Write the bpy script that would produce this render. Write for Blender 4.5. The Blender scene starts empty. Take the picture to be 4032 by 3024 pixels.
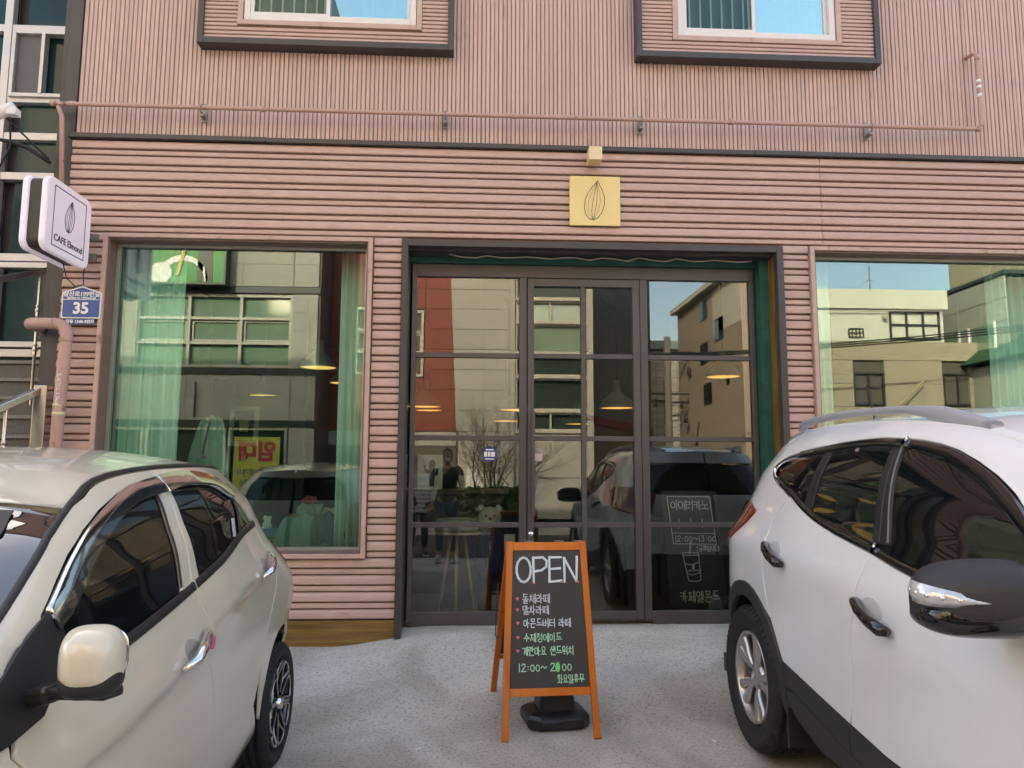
import bpy, math, random
import numpy as np
from math import sin, cos, pi, radians, hypot
from mathutils import Vector, Matrix
from mathutils.geometry import delaunay_2d_cdt
random.seed(7); np.random.seed(7)
S = bpy.context.scene
COL = S.collection

# ------------------------------------------------------------------ camera, light, exposure
cd = bpy.data.cameras.new('camera'); cam = bpy.data.objects.new('camera', cd); COL.objects.link(cam)
S.camera = cam
cd.sensor_width = 36.0; cd.lens = 36.0*2950/4032; cd.clip_start = 0.02; cd.clip_end = 600
YAW, PIT, ROL = radians(2.96), radians(6.58), radians(0.21)
fwd = Vector((sin(YAW)*cos(PIT), cos(YAW)*cos(PIT), sin(PIT)))
rgt = Vector((cos(YAW), -sin(YAW), 0)); upv = rgt.cross(fwd)
r2 = rgt*cos(ROL)+upv*sin(ROL); u2 = upv*cos(ROL)-rgt*sin(ROL)
cam.matrix_world = Matrix(((r2.x, u2.x, -fwd.x, 0), (r2.y, u2.y, -fwd.y, 0), (r2.z, u2.z, -fwd.z, 1.5), (0, 0, 0, 1)))

SUN_EL, SUN_AZ = radians(24.8), radians(-24)      # azimuth from +Y (behind the cafe) towards +X
W = bpy.data.worlds.new('World'); S.world = W; W.use_nodes = True
nt = W.node_tree; bg = nt.nodes['Background']
sky = nt.nodes.new('ShaderNodeTexSky'); sky.sky_type = 'NISHITA'; sky.sun_disc = False
sky.sun_elevation = SUN_EL; sky.sun_rotation = SUN_AZ
sky.air_density = 1.0; sky.dust_density = 3.0; sky.ozone_density = 1.0
nt.links.new(sky.outputs[0], bg.inputs[0]); bg.inputs[1].default_value = 0.15
sd = bpy.data.lights.new('sun', 'SUN'); sd.energy = 2.0; sd.angle = radians(0.53); sd.color = (1.0, 0.93, 0.84)
sun = bpy.data.objects.new('sun', sd); COL.objects.link(sun)
tosun = Vector((sin(SUN_AZ)*cos(SUN_EL), cos(SUN_AZ)*cos(SUN_EL), sin(SUN_EL)))
sun.rotation_euler = tosun.to_track_quat('Z', 'Y').to_euler(); sun.location = (0, 0, 30)
S.view_settings.view_transform = 'Standard'; S.view_settings.look = 'None'
S.view_settings.exposure = 2.44; S.view_settings.gamma = 1.0; S.view_settings.use_curve_mapping = False
S.view_settings.use_white_balance = True; S.view_settings.white_balance_temperature = 8200; S.view_settings.white_balance_tint = 12
S.cycles.use_denoising = True; S.cycles.max_bounces = 10; S.cycles.glossy_bounces = 5
S.cycles.transparent_max_bounces = 16; S.cycles.sample_clamp_indirect = 6.0

# ------------------------------------------------------------------ materials
MATS = {}
def pm(name, col, rough=0.5, metal=0.0, coat=0.0, var=0.06, scale=6.0, bump=0.0, bscale=60.0, stretch=None,
       rnd=0.0, dark=None, dscale=2.0, dthr=(0.55, 0.75), damt=0.5, spec=0.5, emit=None, estr=0.0, trans=0.0, ior=1.45, alpha=1.0):
    """principled material: base colour with noise variation, optional blotches, bump, per-object tint"""
    if name in MATS: return MATS[name]
    m = bpy.data.materials.new(name); m.use_nodes = True; n = m.node_tree; N, L = n.nodes, n.links
    b = N['Principled BSDF']
    tc = N.new('ShaderNodeTexCoord'); mp = N.new('ShaderNodeMapping'); L.new(tc.outputs['Object'], mp.inputs[0])
    if stretch: mp.inputs['Scale'].default_value = stretch
    no = N.new('ShaderNodeTexNoise'); no.inputs['Scale'].default_value = scale; no.inputs['Detail'].default_value = 6
    no.inputs['Roughness'].default_value = 0.6
    L.new(mp.outputs[0], no.inputs['Vector'])
    mr = N.new('ShaderNodeMapRange'); mr.inputs[1].default_value = 0.25; mr.inputs[2].default_value = 0.75
    mr.inputs[3].default_value = 1-var; mr.inputs[4].default_value = 1+var
    L.new(no.outputs['Fac'], mr.inputs[0])
    val = mr.outputs[0]
    if rnd:
        oi = N.new('ShaderNodeObjectInfo'); m2 = N.new('ShaderNodeMapRange'); m2.inputs[3].default_value = 1-rnd; m2.inputs[4].default_value = 1+rnd
        L.new(oi.outputs['Random'], m2.inputs[0]); mu = N.new('ShaderNodeMath'); mu.operation = 'MULTIPLY'
        L.new(val, mu.inputs[0]); L.new(m2.outputs[0], mu.inputs[1]); val = mu.outputs[0]
        va = N.new('ShaderNodeVectorMath'); va.operation = 'ADD'
        cx = N.new('ShaderNodeCombineXYZ'); mm = N.new('ShaderNodeMath'); mm.operation = 'MULTIPLY'; mm.inputs[1].default_value = 57.0
        L.new(oi.outputs['Random'], mm.inputs[0])
        for q in range(3): L.new(mm.outputs[0], cx.inputs[q])
        L.new(mp.outputs[0], va.inputs[0]); L.new(cx.outputs[0], va.inputs[1]); L.new(va.outputs[0], no.inputs['Vector'])
    vm = N.new('ShaderNodeVectorMath'); vm.operation = 'SCALE'; vm.inputs[0].default_value = col[:3]
    L.new(val, vm.inputs['Scale']); cout = vm.outputs[0]
    if dark:
        n2 = N.new('ShaderNodeTexNoise'); n2.inputs['Scale'].default_value = dscale; n2.inputs['Detail'].default_value = 8
        L.new(mp.outputs[0] if not rnd else va.outputs[0], n2.inputs['Vector'])
        m3 = N.new('ShaderNodeMapRange'); m3.inputs[1].default_value = dthr[0]; m3.inputs[2].default_value = dthr[1]; m3.inputs[4].default_value = damt
        L.new(n2.outputs['Fac'], m3.inputs[0])
        mx = N.new('ShaderNodeMix'); mx.data_type = 'RGBA'; L.new(m3.outputs[0], mx.inputs[0]); L.new(cout, mx.inputs[6])
        mx.inputs[7].default_value = (*dark[:3], 1); cout = mx.outputs[2]
    L.new(cout, b.inputs['Base Color'])
    b.inputs['Roughness'].default_value = rough; b.inputs['Metallic'].default_value = metal
    b.inputs['Coat Weight'].default_value = coat; b.inputs['Coat Roughness'].default_value = 0.03
    b.inputs['Specular IOR Level'].default_value = spec
    b.inputs['Transmission Weight'].default_value = trans; b.inputs['IOR'].default_value = ior; b.inputs['Alpha'].default_value = alpha
    if emit: b.inputs['Emission Color'].default_value = (*emit, 1); b.inputs['Emission Strength'].default_value = estr
    if bump:
        n3 = N.new('ShaderNodeTexNoise'); n3.inputs['Scale'].default_value = bscale; n3.inputs['Detail'].default_value = 5
        L.new(mp.outputs[0], n3.inputs['Vector'])
        bp = N.new('ShaderNodeBump'); bp.inputs['Strength'].default_value = bump; bp.inputs['Distance'].default_value = 0.004
        L.new(n3.outputs['Fac'], bp.inputs['Height']); L.new(bp.outputs[0], b.inputs['Normal'])
    MATS[name] = m; return m

def glass(name, tint, refl, wob=0.0, gc=(.95, .97, .95)):
    m = bpy.data.materials.new(name); m.use_nodes = True; n = m.node_tree; N, L = n.nodes, n.links
    N.remove(N['Principled BSDF']); out = N['Material Output']
    tr = N.new('ShaderNodeBsdfTransparent'); tr.inputs[0].default_value = (*tint, 1)
    gl = N.new('ShaderNodeBsdfGlossy'); gl.inputs['Roughness'].default_value = 0.0; gl.inputs[0].default_value = (*gc, 1)
    fr = N.new('ShaderNodeFresnel'); fr.inputs[0].default_value = 1.5
    ad = N.new('ShaderNodeMath'); ad.operation = 'ADD'; ad.use_clamp = True; ad.inputs[1].default_value = refl; L.new(fr.outputs[0], ad.inputs[0])
    mx = N.new('ShaderNodeMixShader'); L.new(ad.outputs[0], mx.inputs[0]); L.new(tr.outputs[0], mx.inputs[1]); L.new(gl.outputs[0], mx.inputs[2])
    L.new(mx.outputs[0], out.inputs[0])
    if wob:
        tc = N.new('ShaderNodeTexCoord'); no = N.new('ShaderNodeTexNoise'); no.inputs['Scale'].default_value = 1.3; no.inputs['Detail'].default_value = 1
        L.new(tc.outputs['Object'], no.inputs['Vector']); bp = N.new('ShaderNodeBump'); bp.inputs['Strength'].default_value = wob; bp.inputs['Distance'].default_value = 0.01
        L.new(no.outputs['Fac'], bp.inputs['Height']); L.new(bp.outputs[0], gl.inputs['Normal'])
    MATS[name] = m; return m

PINK = (0.52, 0.352, 0.312)
m_slat = pm('painted_slat', PINK, .55, var=.10, scale=5, stretch=(1.0, 12, 12), rnd=.05, bump=.35, bscale=30, dark=(.20, .10, .075), dscale=3, dthr=(.62, .78), damt=.45)
m_rib = pm('painted_rib', (0.54, 0.38, 0.35), .6, var=.09, scale=3, stretch=(6, 6, .8), rnd=.06, bump=.3, bscale=20, dark=(.20, .11, .09), dscale=5, dthr=(.63, .75), damt=.35)
m_back = pm('groove_shade_brown', (0.24, 0.14, 0.115), .7, var=.1)  # backing darker than the slats, gap shade put into its colour
m_frame = pm('pink_trim', (0.50, 0.345, 0.30), .5, var=.08, scale=8, dark=(.16, .08, .06), dscale=9, dthr=(.62, .72), damt=.6)
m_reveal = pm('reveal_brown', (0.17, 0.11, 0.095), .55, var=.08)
m_dark = pm('dark_metal', (0.052, 0.047, 0.048), .42, var=.12, scale=3, bump=.05, bscale=15)
m_door = pm('door_metal', (0.085, 0.078, 0.08), .38, metal=.15, var=.08, scale=3, stretch=(1, 1, .2))
m_teal = pm('teal_plaster', (0.010, 0.085, 0.068), .6, var=.2, bump=.8, bscale=14, dark=(.004, .04, .035), dscale=18, dthr=(.6, .7), damt=.7)
m_gold = pm('stained_wood', (0.23, 0.125, 0.025), .4, var=.35, scale=3, stretch=(10, 10, .7), dark=(.08, .035, .005), dscale=4, dthr=(.45, .7), damt=.6, bump=.2)
m_goldh = pm('stained_wood_base', (0.22, 0.13, 0.035), .45, var=.35, scale=3, stretch=(.6, 10, 14), dark=(.07, .035, .008), dscale=4, dthr=(.45, .7), damt=.6, bump=.2)
m_black = pm('black_plastic', (0.02, 0.02, 0.021), .45, var=.15, bump=.05)
m_blackg = pm('gloss_black', (0.008, 0.008, 0.009), .08, coat=.5, var=.05)
m_rubber = pm('tyre_rubber', (0.022, 0.021, 0.021), .75, var=.2, scale=20, bump=.25, bscale=90)
m_chrome = pm('chrome', (0.75, 0.75, 0.77), .07, metal=1, var=.03)
m_steel = pm('stainless_steel', (0.50, 0.48, 0.45), .22, metal=1, var=.08, scale=10, stretch=(1, 8, 8))
m_white = pm('white_paint', (0.72, 0.71, 0.70), .45, var=.05)
m_pipe = pm('pipe_pink', (0.46, 0.29, 0.255), .45, var=.1, scale=9, dark=(.22, .09, .06), dscale=14, dthr=(.62, .7), damt=.8)
m_galv = pm('galvanised', (0.25, 0.24, 0.22), .45, metal=.7, var=.25, scale=30)

# ------------------------------------------------------------------ mesh helpers
class MB:
    def __init__(s): s.v = []; s.f = []; s.sm = []
    def add(s, vs, fs, smooth=False):
        o = len(s.v); s.v += [tuple(p) for p in vs]
        for f in fs: s.f.append(tuple(i+o for i in f)); s.sm.append(smooth)
        return s
    def box(s, x0, y0, z0, x1, y1, z1):
        if x0 > x1: x0, x1 = x1, x0
        if y0 > y1: y0, y1 = y1, y0
        if z0 > z1: z0, z1 = z1, z0
        return s.add([(x0, y0, z0), (x1, y0, z0), (x1, y1, z0), (x0, y1, z0), (x0, y0, z1), (x1, y0, z1), (x1, y1, z1), (x0, y1, z1)],
                     [(0, 3, 2, 1), (4, 5, 6, 7), (0, 1, 5, 4), (1, 2, 6, 5), (2, 3, 7, 6), (3, 0, 4, 7)])
    def bar(s, p, q, w, h, up=(0, 0, 1)):
        p, q = Vector(p), Vector(q); d = (q-p).normalized(); u = Vector(up); r = d.cross(u).normalized(); u = r.cross(d)
        vs = [c+r*(w/2*a)+u*(h/2*b) for c in (p, q) for a, b in ((-1, -1), (1, -1), (1, 1), (-1, 1))]
        return s.add(vs, [(3, 2, 1, 0), (4, 5, 6, 7), (0, 1, 5, 4), (1, 2, 6, 5), (2, 3, 7, 6), (3, 0, 4, 7)])
    def tube(s, pts, r, n=8, caps=True):
        pts = [Vector(p) for p in pts]; rs = r if isinstance(r, (list, tuple)) else [r]*len(pts); rings = []
        ref = None
        for i, p in enumerate(pts):
            d = (pts[min(i+1, len(pts)-1)]-pts[max(i-1, 0)]).normalized()
            if ref is None: ref = Vector((0, 0, 1)) if abs(d.z) < .9 else Vector((1, 0, 0))
            a = d.cross(ref).normalized(); b = a.cross(d).normalized(); ref = b
            rings.append([p+(a*cos(2*pi*k/n)+b*sin(2*pi*k/n))*rs[i] for k in range(n)])
        vs = [q for R in rings for q in R]
        fs = [(i*n+k, (i+1)*n+k, (i+1)*n+(k+1) % n, i*n+(k+1) % n) for i in range(len(pts)-1) for k in range(n)]
        s.add(vs, fs, True)
        if caps:
            o = len(s.v)-len(vs)
            s.f.append(tuple(o+k for k in range(n))); s.sm.append(False)
            s.f.append(tuple(o+len(vs)-n+(n-1-k) for k in range(n))); s.sm.append(False)
        return s
    def lathe(s, prof, n=32, mat=None, smooth=True):
        """prof: (radius, height) about local Z; mat maps to place"""
        M = mat or Matrix(); vs = []
        for r, h in prof:
            for k in range(n): vs.append(M @ Vector((r*cos(2*pi*k/n), r*sin(2*pi*k/n), h)))
        fs = [(i*n+k, i*n+(k+1) % n, (i+1)*n+(k+1) % n, (i+1)*n+k) for i in range(len(prof)-1) for k in range(n)]
        return s.add(vs, fs, smooth)
    def prism(s, poly, ax, a0, a1):
        """2D outline extruded along axis ax ('x','y','z')"""
        n = len(poly); mk = {'x': lambda u, v, w: (w, u, v), 'y': lambda u, v, w: (u, w, v), 'z': lambda u, v, w: (u, v, w)}[ax]
        vs = [mk(u, v, a0) for u, v in poly]+[mk(u, v, a1) for u, v in poly]
        fs = [tuple(range(n)), tuple(range(2*n-1, n-1, -1))]+[(i, i+n, (i+1) % n+n, (i+1) % n) for i in range(n)]
        return s.add(vs, fs)
    def mesh(s, name, m):
        me = bpy.data.meshes.new(name); me.from_pydata(s.v, [], s.f); me.polygons.foreach_set('use_smooth', s.sm)
        me.materials.append(m); me.update(); return me
    def build(s, name, m, parent=None, bevel=0, **kw):
        return link(name, s.mesh(name, m), parent, bevel, **kw)
def link(name, me, parent=None, bevel=0, loc=None, rot=None, label=None, kind=None):
    o = bpy.data.objects.new(name, me); COL.objects.link(o)
    if parent: o.parent = parent
    if loc: o.location = loc
    if rot: o.rotation_euler = rot
    if label: o['label'] = label
    if kind: o['kind'] = kind
    if bevel:
        b = o.modifiers.new('bevel', 'BEVEL'); b.width = bevel; b.segments = 2; b.limit_method = 'ANGLE'; b.angle_limit = radians(40)
    return o
def tag(o, label, cat, group=None):
    o['label'] = label; o['category'] = cat
    if group: o['group'] = group
    return o
def thing(name, label, cat, loc=(0, 0, 0), rz=0, group=None):
    o = bpy.data.objects.new(name, None); COL.objects.link(o); o.location = loc; o.rotation_euler = (0, 0, rz); o.empty_display_size = .1
    return tag(o, label, cat, group)
def struct(o): o['kind'] = 'structure'; return o
def B(name, m, box, parent=None, bevel=0, **kw): return MB().box(*box).build(name, m, parent, bevel, **kw)
def copytree(o, loc, label=None):
    c = o.copy(); COL.objects.link(c); c.location = loc
    if label: c['label'] = label
    for ch in o.children:
        d = ch.copy(); COL.objects.link(d); d.parent = c
        for g in ch.children:
            e = g.copy(); COL.objects.link(e); e.parent = d
    return c
def printed(name, s, size, m, parent, loc, rot, bold=0.0, xs=1.0, align='CENTER', thick=.0008, sx=1.0):
    cu = bpy.data.curves.new(name, 'FONT'); cu.body = s; cu.size = size; cu.align_x = align; cu.align_y = 'CENTER'
    cu.offset = bold; cu.extrude = thick; cu.space_character = xs; cu.resolution_u = 3
    t = bpy.data.objects.new(name+'_tmp', cu); COL.objects.link(t)
    dg = bpy.context.evaluated_depsgraph_get(); me = bpy.data.meshes.new_from_object(t.evaluated_get(dg))
    bpy.data.objects.remove(t); me.materials.clear(); me.materials.append(m)
    if sx != 1: me.transform(Matrix.Diagonal((sx, 1, 1, 1)))
    return link(name, me, parent, loc=loc, rot=rot)

# ------------------------------------------------------------------ hand lettering (strokes)
def circ(cx=.5, cy=.5, rx=.5, ry=.5, n=14): return [(cx+rx*sin(2*pi*k/n), cy+ry*cos(2*pi*k/n)) for k in range(n+1)]
DI = [[(1, 1), (0, 1), (0, 0), (1, .02)]]
CON = {'ㄱ': [[(0, 1), (1, .97), (.75, 0)]], 'ㄴ': [[(0, 1), (0, 0), (1, .06)]], 'ㄷ': DI,
 'ㄸ': [[(x*.42+o, y) for x, y in DI[0]] for o in (0, .58)],
 'ㄹ': [[(0, 1), (1, .98), (.97, .56), (.02, .5), (0, 0), (1, .04)]], 'ㅁ': [[(0, 1), (.03, 0), (1, 0), (.98, 1), (0, 1)]],
 'ㅂ': [[(0, 1), (0, 0), (1, 0), (1, 1)], [(0, .5), (1, .5)]],
 'ㅅ': [[(.5, 1), (.38, .5), (0, 0)], [(.42, .62), (1, 0)]], 'ㅇ': [circ()],
 'ㅈ': [[(0, 1), (.95, 1)], [(.5, 1), (.35, .5), (0, 0)], [(.42, .6), (1, 0)]],
 'ㅊ': [[(.35, 1.1), (.65, 1.05)], [(0, .82), (.95, .82)], [(.5, .82), (.35, .4), (0, 0)], [(.42, .5), (1, 0)]],
 'ㅋ': [[(0, 1), (1, .97), (.75, 0)], [(.02, .55), (.95, .58)]], 'ㅌ': [[(1, 1), (0, 1), (0, 0), (1, 0)], [(0, .5), (.95, .5)]],
 'ㅍ': [[(0, 1), (1, 1)], [(0, 0), (1, 0)], [(.3, 1), (.32, 0)], [(.7, 1), (.68, 0)]],
 'ㅎ': [[(.32, 1.1), (.68, 1.05)], [(0, .82), (1, .82)], circ(.5, .3, .36, .33)]}
LEAD = 'ㄱㄲㄴㄷㄸㄹㅁㅂㅃㅅㅆㅇㅈㅉㅊㅋㅌㅍㅎ'
TAIL = ' ㄱㄲㄳㄴㄵㄶㄷㄹㄺㄻㄼㄽㄾㄿㅀㅁㅂㅄㅅㅆㅇㅈㅊㅋㅌㅍㅎ'
VERT = {0: [[(.3, 1), (.3, 0)], [(.3, .5), (1, .5)]], 1: [[(.1, 1), (.1, 0)], [(.1, .5), (.8, .5)], [(.8, 1), (.8, 0)]],
 4: [[(.9, 1), (.9, 0)], [(.9, .5), (.1, .5)]], 5: [[(.45, .95), (.45, .05)], [(.45, .5), (0, .5)], [(.95, 1), (.95, 0)]],
 7: [[(.45, .95), (.45, .05)], [(.45, .62), (0, .62)], [(.45, .38), (0, .38)], [(.95, 1), (.95, 0)]], 20: [[(.6, 1), (.6, 0)]]}
HOR = {8: [[(0, 0), (1, .03)], [(.5, 1), (.5, 0)]], 12: [[(0, 0), (1, 0)], [(.32, 1), (.32, 0)], [(.66, 1), (.66, 0)]],
 13: [[(0, 1), (1, 1)], [(.5, 1), (.5, 0)]], 17: [[(0, 1), (1, 1)], [(.33, 1), (.33, 0)], [(.66, 1), (.66, 0)]], 18: [[(0, .5), (1, .53)]]}
CMP = {9: (8, 0), 11: (8, 20), 16: (13, 20)}
def syll(ch):
    c = ord(ch)-0xAC00; l, v, t = c//588, (c % 588)//28, c % 28; out = []
    def put(st, x0, y0, x1, y1): out.extend([[(x0+x*(x1-x0), y0+y*(y1-y0)) for x, y in s] for s in st])
    Lc = CON[LEAD[l]]; T = CON[TAIL[t]] if t else None
    if v in VERT:
        if T: put(Lc, 0, .52, .52, .95); put(VERT[v], .58, .45, 1, 1.02); put(T, .2, 0, .95, .36)
        else: put(Lc, 0, .2, .52, .85); put(VERT[v], .58, 0, 1, 1.02)
    elif v in HOR:
        if T: put(Lc, .2, .7, .8, 1); put(HOR[v], 0, .44, 1, .6); put(T, .2, 0, .82, .32)
        else: put(Lc, .2, .52, .8, 1); put(HOR[v], 0, .12, 1, .42)
    else:
        h, w = CMP[v]
        if T: put(Lc, 0, .68, .5, 1); put(HOR[h], 0, .42, .6, .6); put(VERT[w], .62, .38, 1, 1.02); put(T, .2, 0, .95, .3)
        else: put(Lc, 0, .5, .5, .98); put(HOR[h], -.02, .1, .62, .4); put(VERT[w], .64, 0, 1.02, 1.02)
    return out
LAT = {'1': [[(.5, 1), (.5, 0)]], '2': [[(.05, .78), (.3, 1), (.8, .95), (.85, .7), (.45, .35), (0, 0), (1, .02)]], '0': [circ(.5, .42, .42, .42)],
 '3': [[(.1, .98), (.85, .98), (.45, .6), (.85, .45), (.8, .1), (.4, 0), (.05, .1)]], ':': [[(.5, .66), (.5, .6)], [(.5, .3), (.5, .24)]],
 '~': [[(0, .45), (.2, .65), (.4, .6), (.6, .42), (.8, .38), (1, .6)]], '+': [[(0, .5), (1, .5)], [(.5, 1), (.5, 0)]],
 '(': [[(.9, 1.05), (.5, .7), (.5, .3), (.9, -.05)]], ')': [[(.1, 1.05), (.5, .7), (.5, .3), (.1, -.05)]],
 'O': [circ()], 'P': [[(0, 0), (0, 1)], [(0, .98), (.7, 1), (1, .85), (.95, .62), (.6, .48), (.02, .42)]],
 'E': [[(1, 1), (.03, 1), (0, 0), (1, .04)], [(.02, .52), (.9, .55)]], 'N': [[(0, 0), (.02, .97), (.9, .02), (1, 1.02)]]}
def ribbons(mb, strokes, ox, oz, w, h, th, slant=0, y=0, jit=.015, rng=random):
    """flat ribbons (x,z) facing -Y at depth y, thickness 1 mm"""
    for st in strokes:
        st = [(ox+(x+rng.uniform(-jit, jit)+slant*yy)*w, oz+(yy+rng.uniform(-jit, jit))*h) for x, yy in st]
        for (a, b) in zip(st[:-1], st[1:]):
            dx, dz = b[0]-a[0], b[1]-a[1]; l = hypot(dx, dz) or 1e-6; nx, nz = -dz/l*th/2, dx/l*th/2; ex, ez = dx/l*th*.35, dz/l*th*.35
            P = [(a[0]-ex+nx*.8, a[1]-ez+nz*.8), (a[0]-ex-nx*.8, a[1]-ez-nz*.8), (b[0]+ex-nx, b[1]+ez-nz), (b[0]+ex+nx, b[1]+ez+nz)]
            mb.prism(P, 'y', y, y-.001)
def handline(mb, text, x, z, h, th, adv=.9, y=0, slant=0, rise=0, wf=.85):
    for ch in text:
        if ch == ' ': x += h*.4; continue
        if ch in LAT:
            w = {'1': .25, ':': .3, '~': .7, '(': .3, ')': .3, '+': .8}.get(ch, .55); ribbons(mb, LAT[ch], x, z, h*w, h*.9, th, slant, y); x += h*(w+.14)
        else: ribbons(mb, syll(ch), x, z, h*wf, h, th, slant, y); x += h*adv
        z += rise
    return x
# ------------------------------------------------------------------ ground
def sst(a, b, x):
    t = min(1, max(0, (x-a)/(b-a))); return t*t*(3-2*t)
def gz(x, y):
    z = .10+.15*sst(4.2, 5.65, y)
    z += .085*sst(5.0, 5.75, y)*sst(-1.0, -.3, x)*(1-sst(2.6, 3.2, x))
    z += .02*sin(x*1.7+1)*sst(4.3, 5.2, y)*(1-sst(5.2, 5.7, y))
    z -= .05*sst(1.5, -1.0, y)
    return z
m_ground = pm('concrete_ground', (0.56, 0.525, 0.475), .88, var=.16, scale=1.6, bump=.9, bscale=55, dark=(.20, .185, .175), dscale=60, dthr=(.50, .66), damt=.55)
_n = m_ground.node_tree; _b = _n.nodes['Principled BSDF']
# broad pale and dirty patches laid over the speckle
_tc = _n.nodes.new('ShaderNodeTexCoord'); _a = _n.nodes.new('ShaderNodeTexNoise'); _a.inputs['Scale'].default_value = 1.1; _a.inputs['Detail'].default_value = 9; _a.inputs['Distortion'].default_value = 1.2
_n.links.new(_tc.outputs['Object'], _a.inputs['Vector'])
_r = _n.nodes.new('ShaderNodeMapRange'); _r.inputs[1].default_value = .42; _r.inputs[2].default_value = .60; _r.inputs[4].default_value = .65; _n.links.new(_a.outputs['Fac'], _r.inputs[0])
_m = _n.nodes.new('ShaderNodeMix'); _m.data_type = 'RGBA'; _m.blend_type = 'MULTIPLY'; _m.inputs[7].default_value = (.66, .62, .58, 1)
_src = _b.inputs['Base Color'].links[0].from_socket
_n.links.new(_r.outputs[0], _m.inputs[0]); _n.links.new(_src, _m.inputs[6])
_s = _n.nodes.new('ShaderNodeTexVoronoi'); _s.inputs['Scale'].default_value = 130; _n.links.new(_tc.outputs['Object'], _s.inputs['Vector'])
_r2 = _n.nodes.new('ShaderNodeMapRange'); _r2.inputs[1].default_value = .05; _r2.inputs[2].default_value = .28; _r2.inputs[3].default_value = .45; _r2.inputs[4].default_value = 0; _n.links.new(_s.outputs['Distance'], _r2.inputs[0])
_m2 = _n.nodes.new('ShaderNodeMix'); _m2.data_type = 'RGBA'; _m2.inputs[7].default_value = (.11, .10, .095, 1); _n.links.new(_r2.outputs[0], _m2.inputs[0]); _n.links.new(_m.outputs[2], _m2.inputs[6])
_n.links.new(_m2.outputs[2], _b.inputs['Base Color'])
xs = list(np.arange(-4.2, 4.3, .07)); ys = list(np.arange(1.4, 5.92, .06))
xs = [-300, -60, -20, -8, -5.2]+xs+[5.2, 8, 20, 60, 300]; ys = [-300, -60, -20, -8, -4, -2, -1, 0, .8]+ys+[6.6, 14, 40, 300]
vs = [(x, y, gz(x, y)+(random.uniform(-.0025, .0025) if -4 < x < 4 and 1.4 < y < 5.9 else 0)) for y in ys for x in xs]
nx = len(xs); fs = [(j*nx+i, j*nx+i+1, (j+1)*nx+i+1, (j+1)*nx+i) for j in range(len(ys)-1) for i in range(nx-1)]
g = MB().add(vs, fs, True).build('ground', m_ground); struct(g)
m_asph = pm('asphalt', (0.055, 0.054, 0.055), .85, var=.2, scale=3, bump=.6, bscale=80)
rd = MB().add([(x, y, gz(x, y)+.006) for y in (-5.4, -4, -2, -1.0) for x in (-120, -6, 0, 6, 120)], [(j*5+i, j*5+i+1, j*5+6+i, j*5+5+i) for j in range(3) for i in range(4)]).build('road', m_asph); struct(rd)

# ------------------------------------------------------------------ cafe building
cafe = thing('cafe_building', 'pink slatted building with dark glazed cafe entrance and large shop windows', 'building', (0, 5.6, 0))
D = 5.6
def cb(name, m, x0, y0, z0, x1, y1, z1, par=None, bevel=0, **kw):
    """box given in world x,z and absolute y, stored relative to the cafe root"""
    return B(name, m, (x0, y0-D, z0, x1, y1-D, z1), par or cafe, bevel, **kw)
m_wallp = pm('upper_wall_pink', (0.35, 0.20, 0.17), .6, var=.08)
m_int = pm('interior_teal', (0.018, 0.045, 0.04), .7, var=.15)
m_intf = pm('interior_floor', (0.10, 0.095, 0.09), .5, var=.15)
wl = MB()
Y0, Y1 = .015, .20
for bx in [(-3.05, 0, -2.72, 3.24), (-2.72, 0, -.80, .89), (-2.72, 3.21, -.80, 3.24), (-.80, 0, -.51, 3.24), (-3.05, 3.24, 9, 4.0),
           (2.345, 0, 2.66, 3.24), (2.66, 0, 5.3, .89), (2.66, 3.21, 5.3, 3.24), (5.3, 0, 9, 3.24), (-.51, 3.19, 2.345, 3.24)]:
    wl.box(bx[0], Y0, bx[1], bx[2], Y1, bx[3])
wl.build('wall', m_back, cafe)
# upper storeys, solid down to the first floor ceiling
cb('upper_wall', m_wallp, -3.06, 5.622, 4.0, 9, 13, 8.2)
cb('parapet', m_dark, -3.1, 5.59, 8.2, 9.05, 13.05, 8.35)
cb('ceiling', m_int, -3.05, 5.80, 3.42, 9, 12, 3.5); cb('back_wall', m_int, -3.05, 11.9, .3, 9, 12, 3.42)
cb('floor', m_intf, -3.05, 5.92, .28, 9, 12, .345)
cb('side_wall', m_back, -3.06, 5.8, 0, -2.98, 13, 4.0); cb('side_wall', m_back, 8.9, 5.8, 0, 9, 13, 4.0)
# corner trims
cb('corner_trim', m_dark, -3.135, 5.60, 0, -3.045, 5.85, 8.2, bevel=.004)
cb('corner_post', m_dark, -3.19, 5.63, 0, -3.137, 5.9, 8.2)
MB().box(-3.07, -.045, 3.985, -1.6, .02, 4.022).box(-1.597, -.045, 3.981, 2.2, .02, 4.018).box(2.203, -.045, 3.983, 9, .02, 4.020).build('ledge_trim', m_dark, cafe, .003)

# horizontal slats (alternating wide and narrow), each its own mesh; equal sizes share mesh data
smesh = {}
def slat(x0, x1, z, wide):
    L = round(x1-x0, 3); key = (L, wide)
    if key not in smesh:
        h, d = (.063, .034) if wide else (.037, .024)
        prof = [(0, .0), (0, h), (-d*.35, h), (-d*.72, h*.90), (-d*.95, h*.68), (-d, h*.36), (-d*.98, .005), (-d*.85, .0)]
        prof = [(y, zz) for y, zz in prof]
        smesh[key] = MB().prism(prof, 'x', 0, L).mesh('horizontal_slat', m_slat)
    o = link('horizontal_slat', smesh[key], cafe, loc=(x0+random.uniform(-.001, .001), .014+random.uniform(-.001, .001), z))
def rows(x0, x1, z0, z1, o=0):
    k = 0
    for z, wide in ZR:
        if z >= z0-.01 and z+(.062 if wide else .036) <= z1+.012: slat(x0, x1, z, wide)
ZR = []; z = 3.918; wd = True
while z > .2:
    ZR.append((z, wd)); wd = not wd; z -= .011+(.062 if wd else .036)
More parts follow.
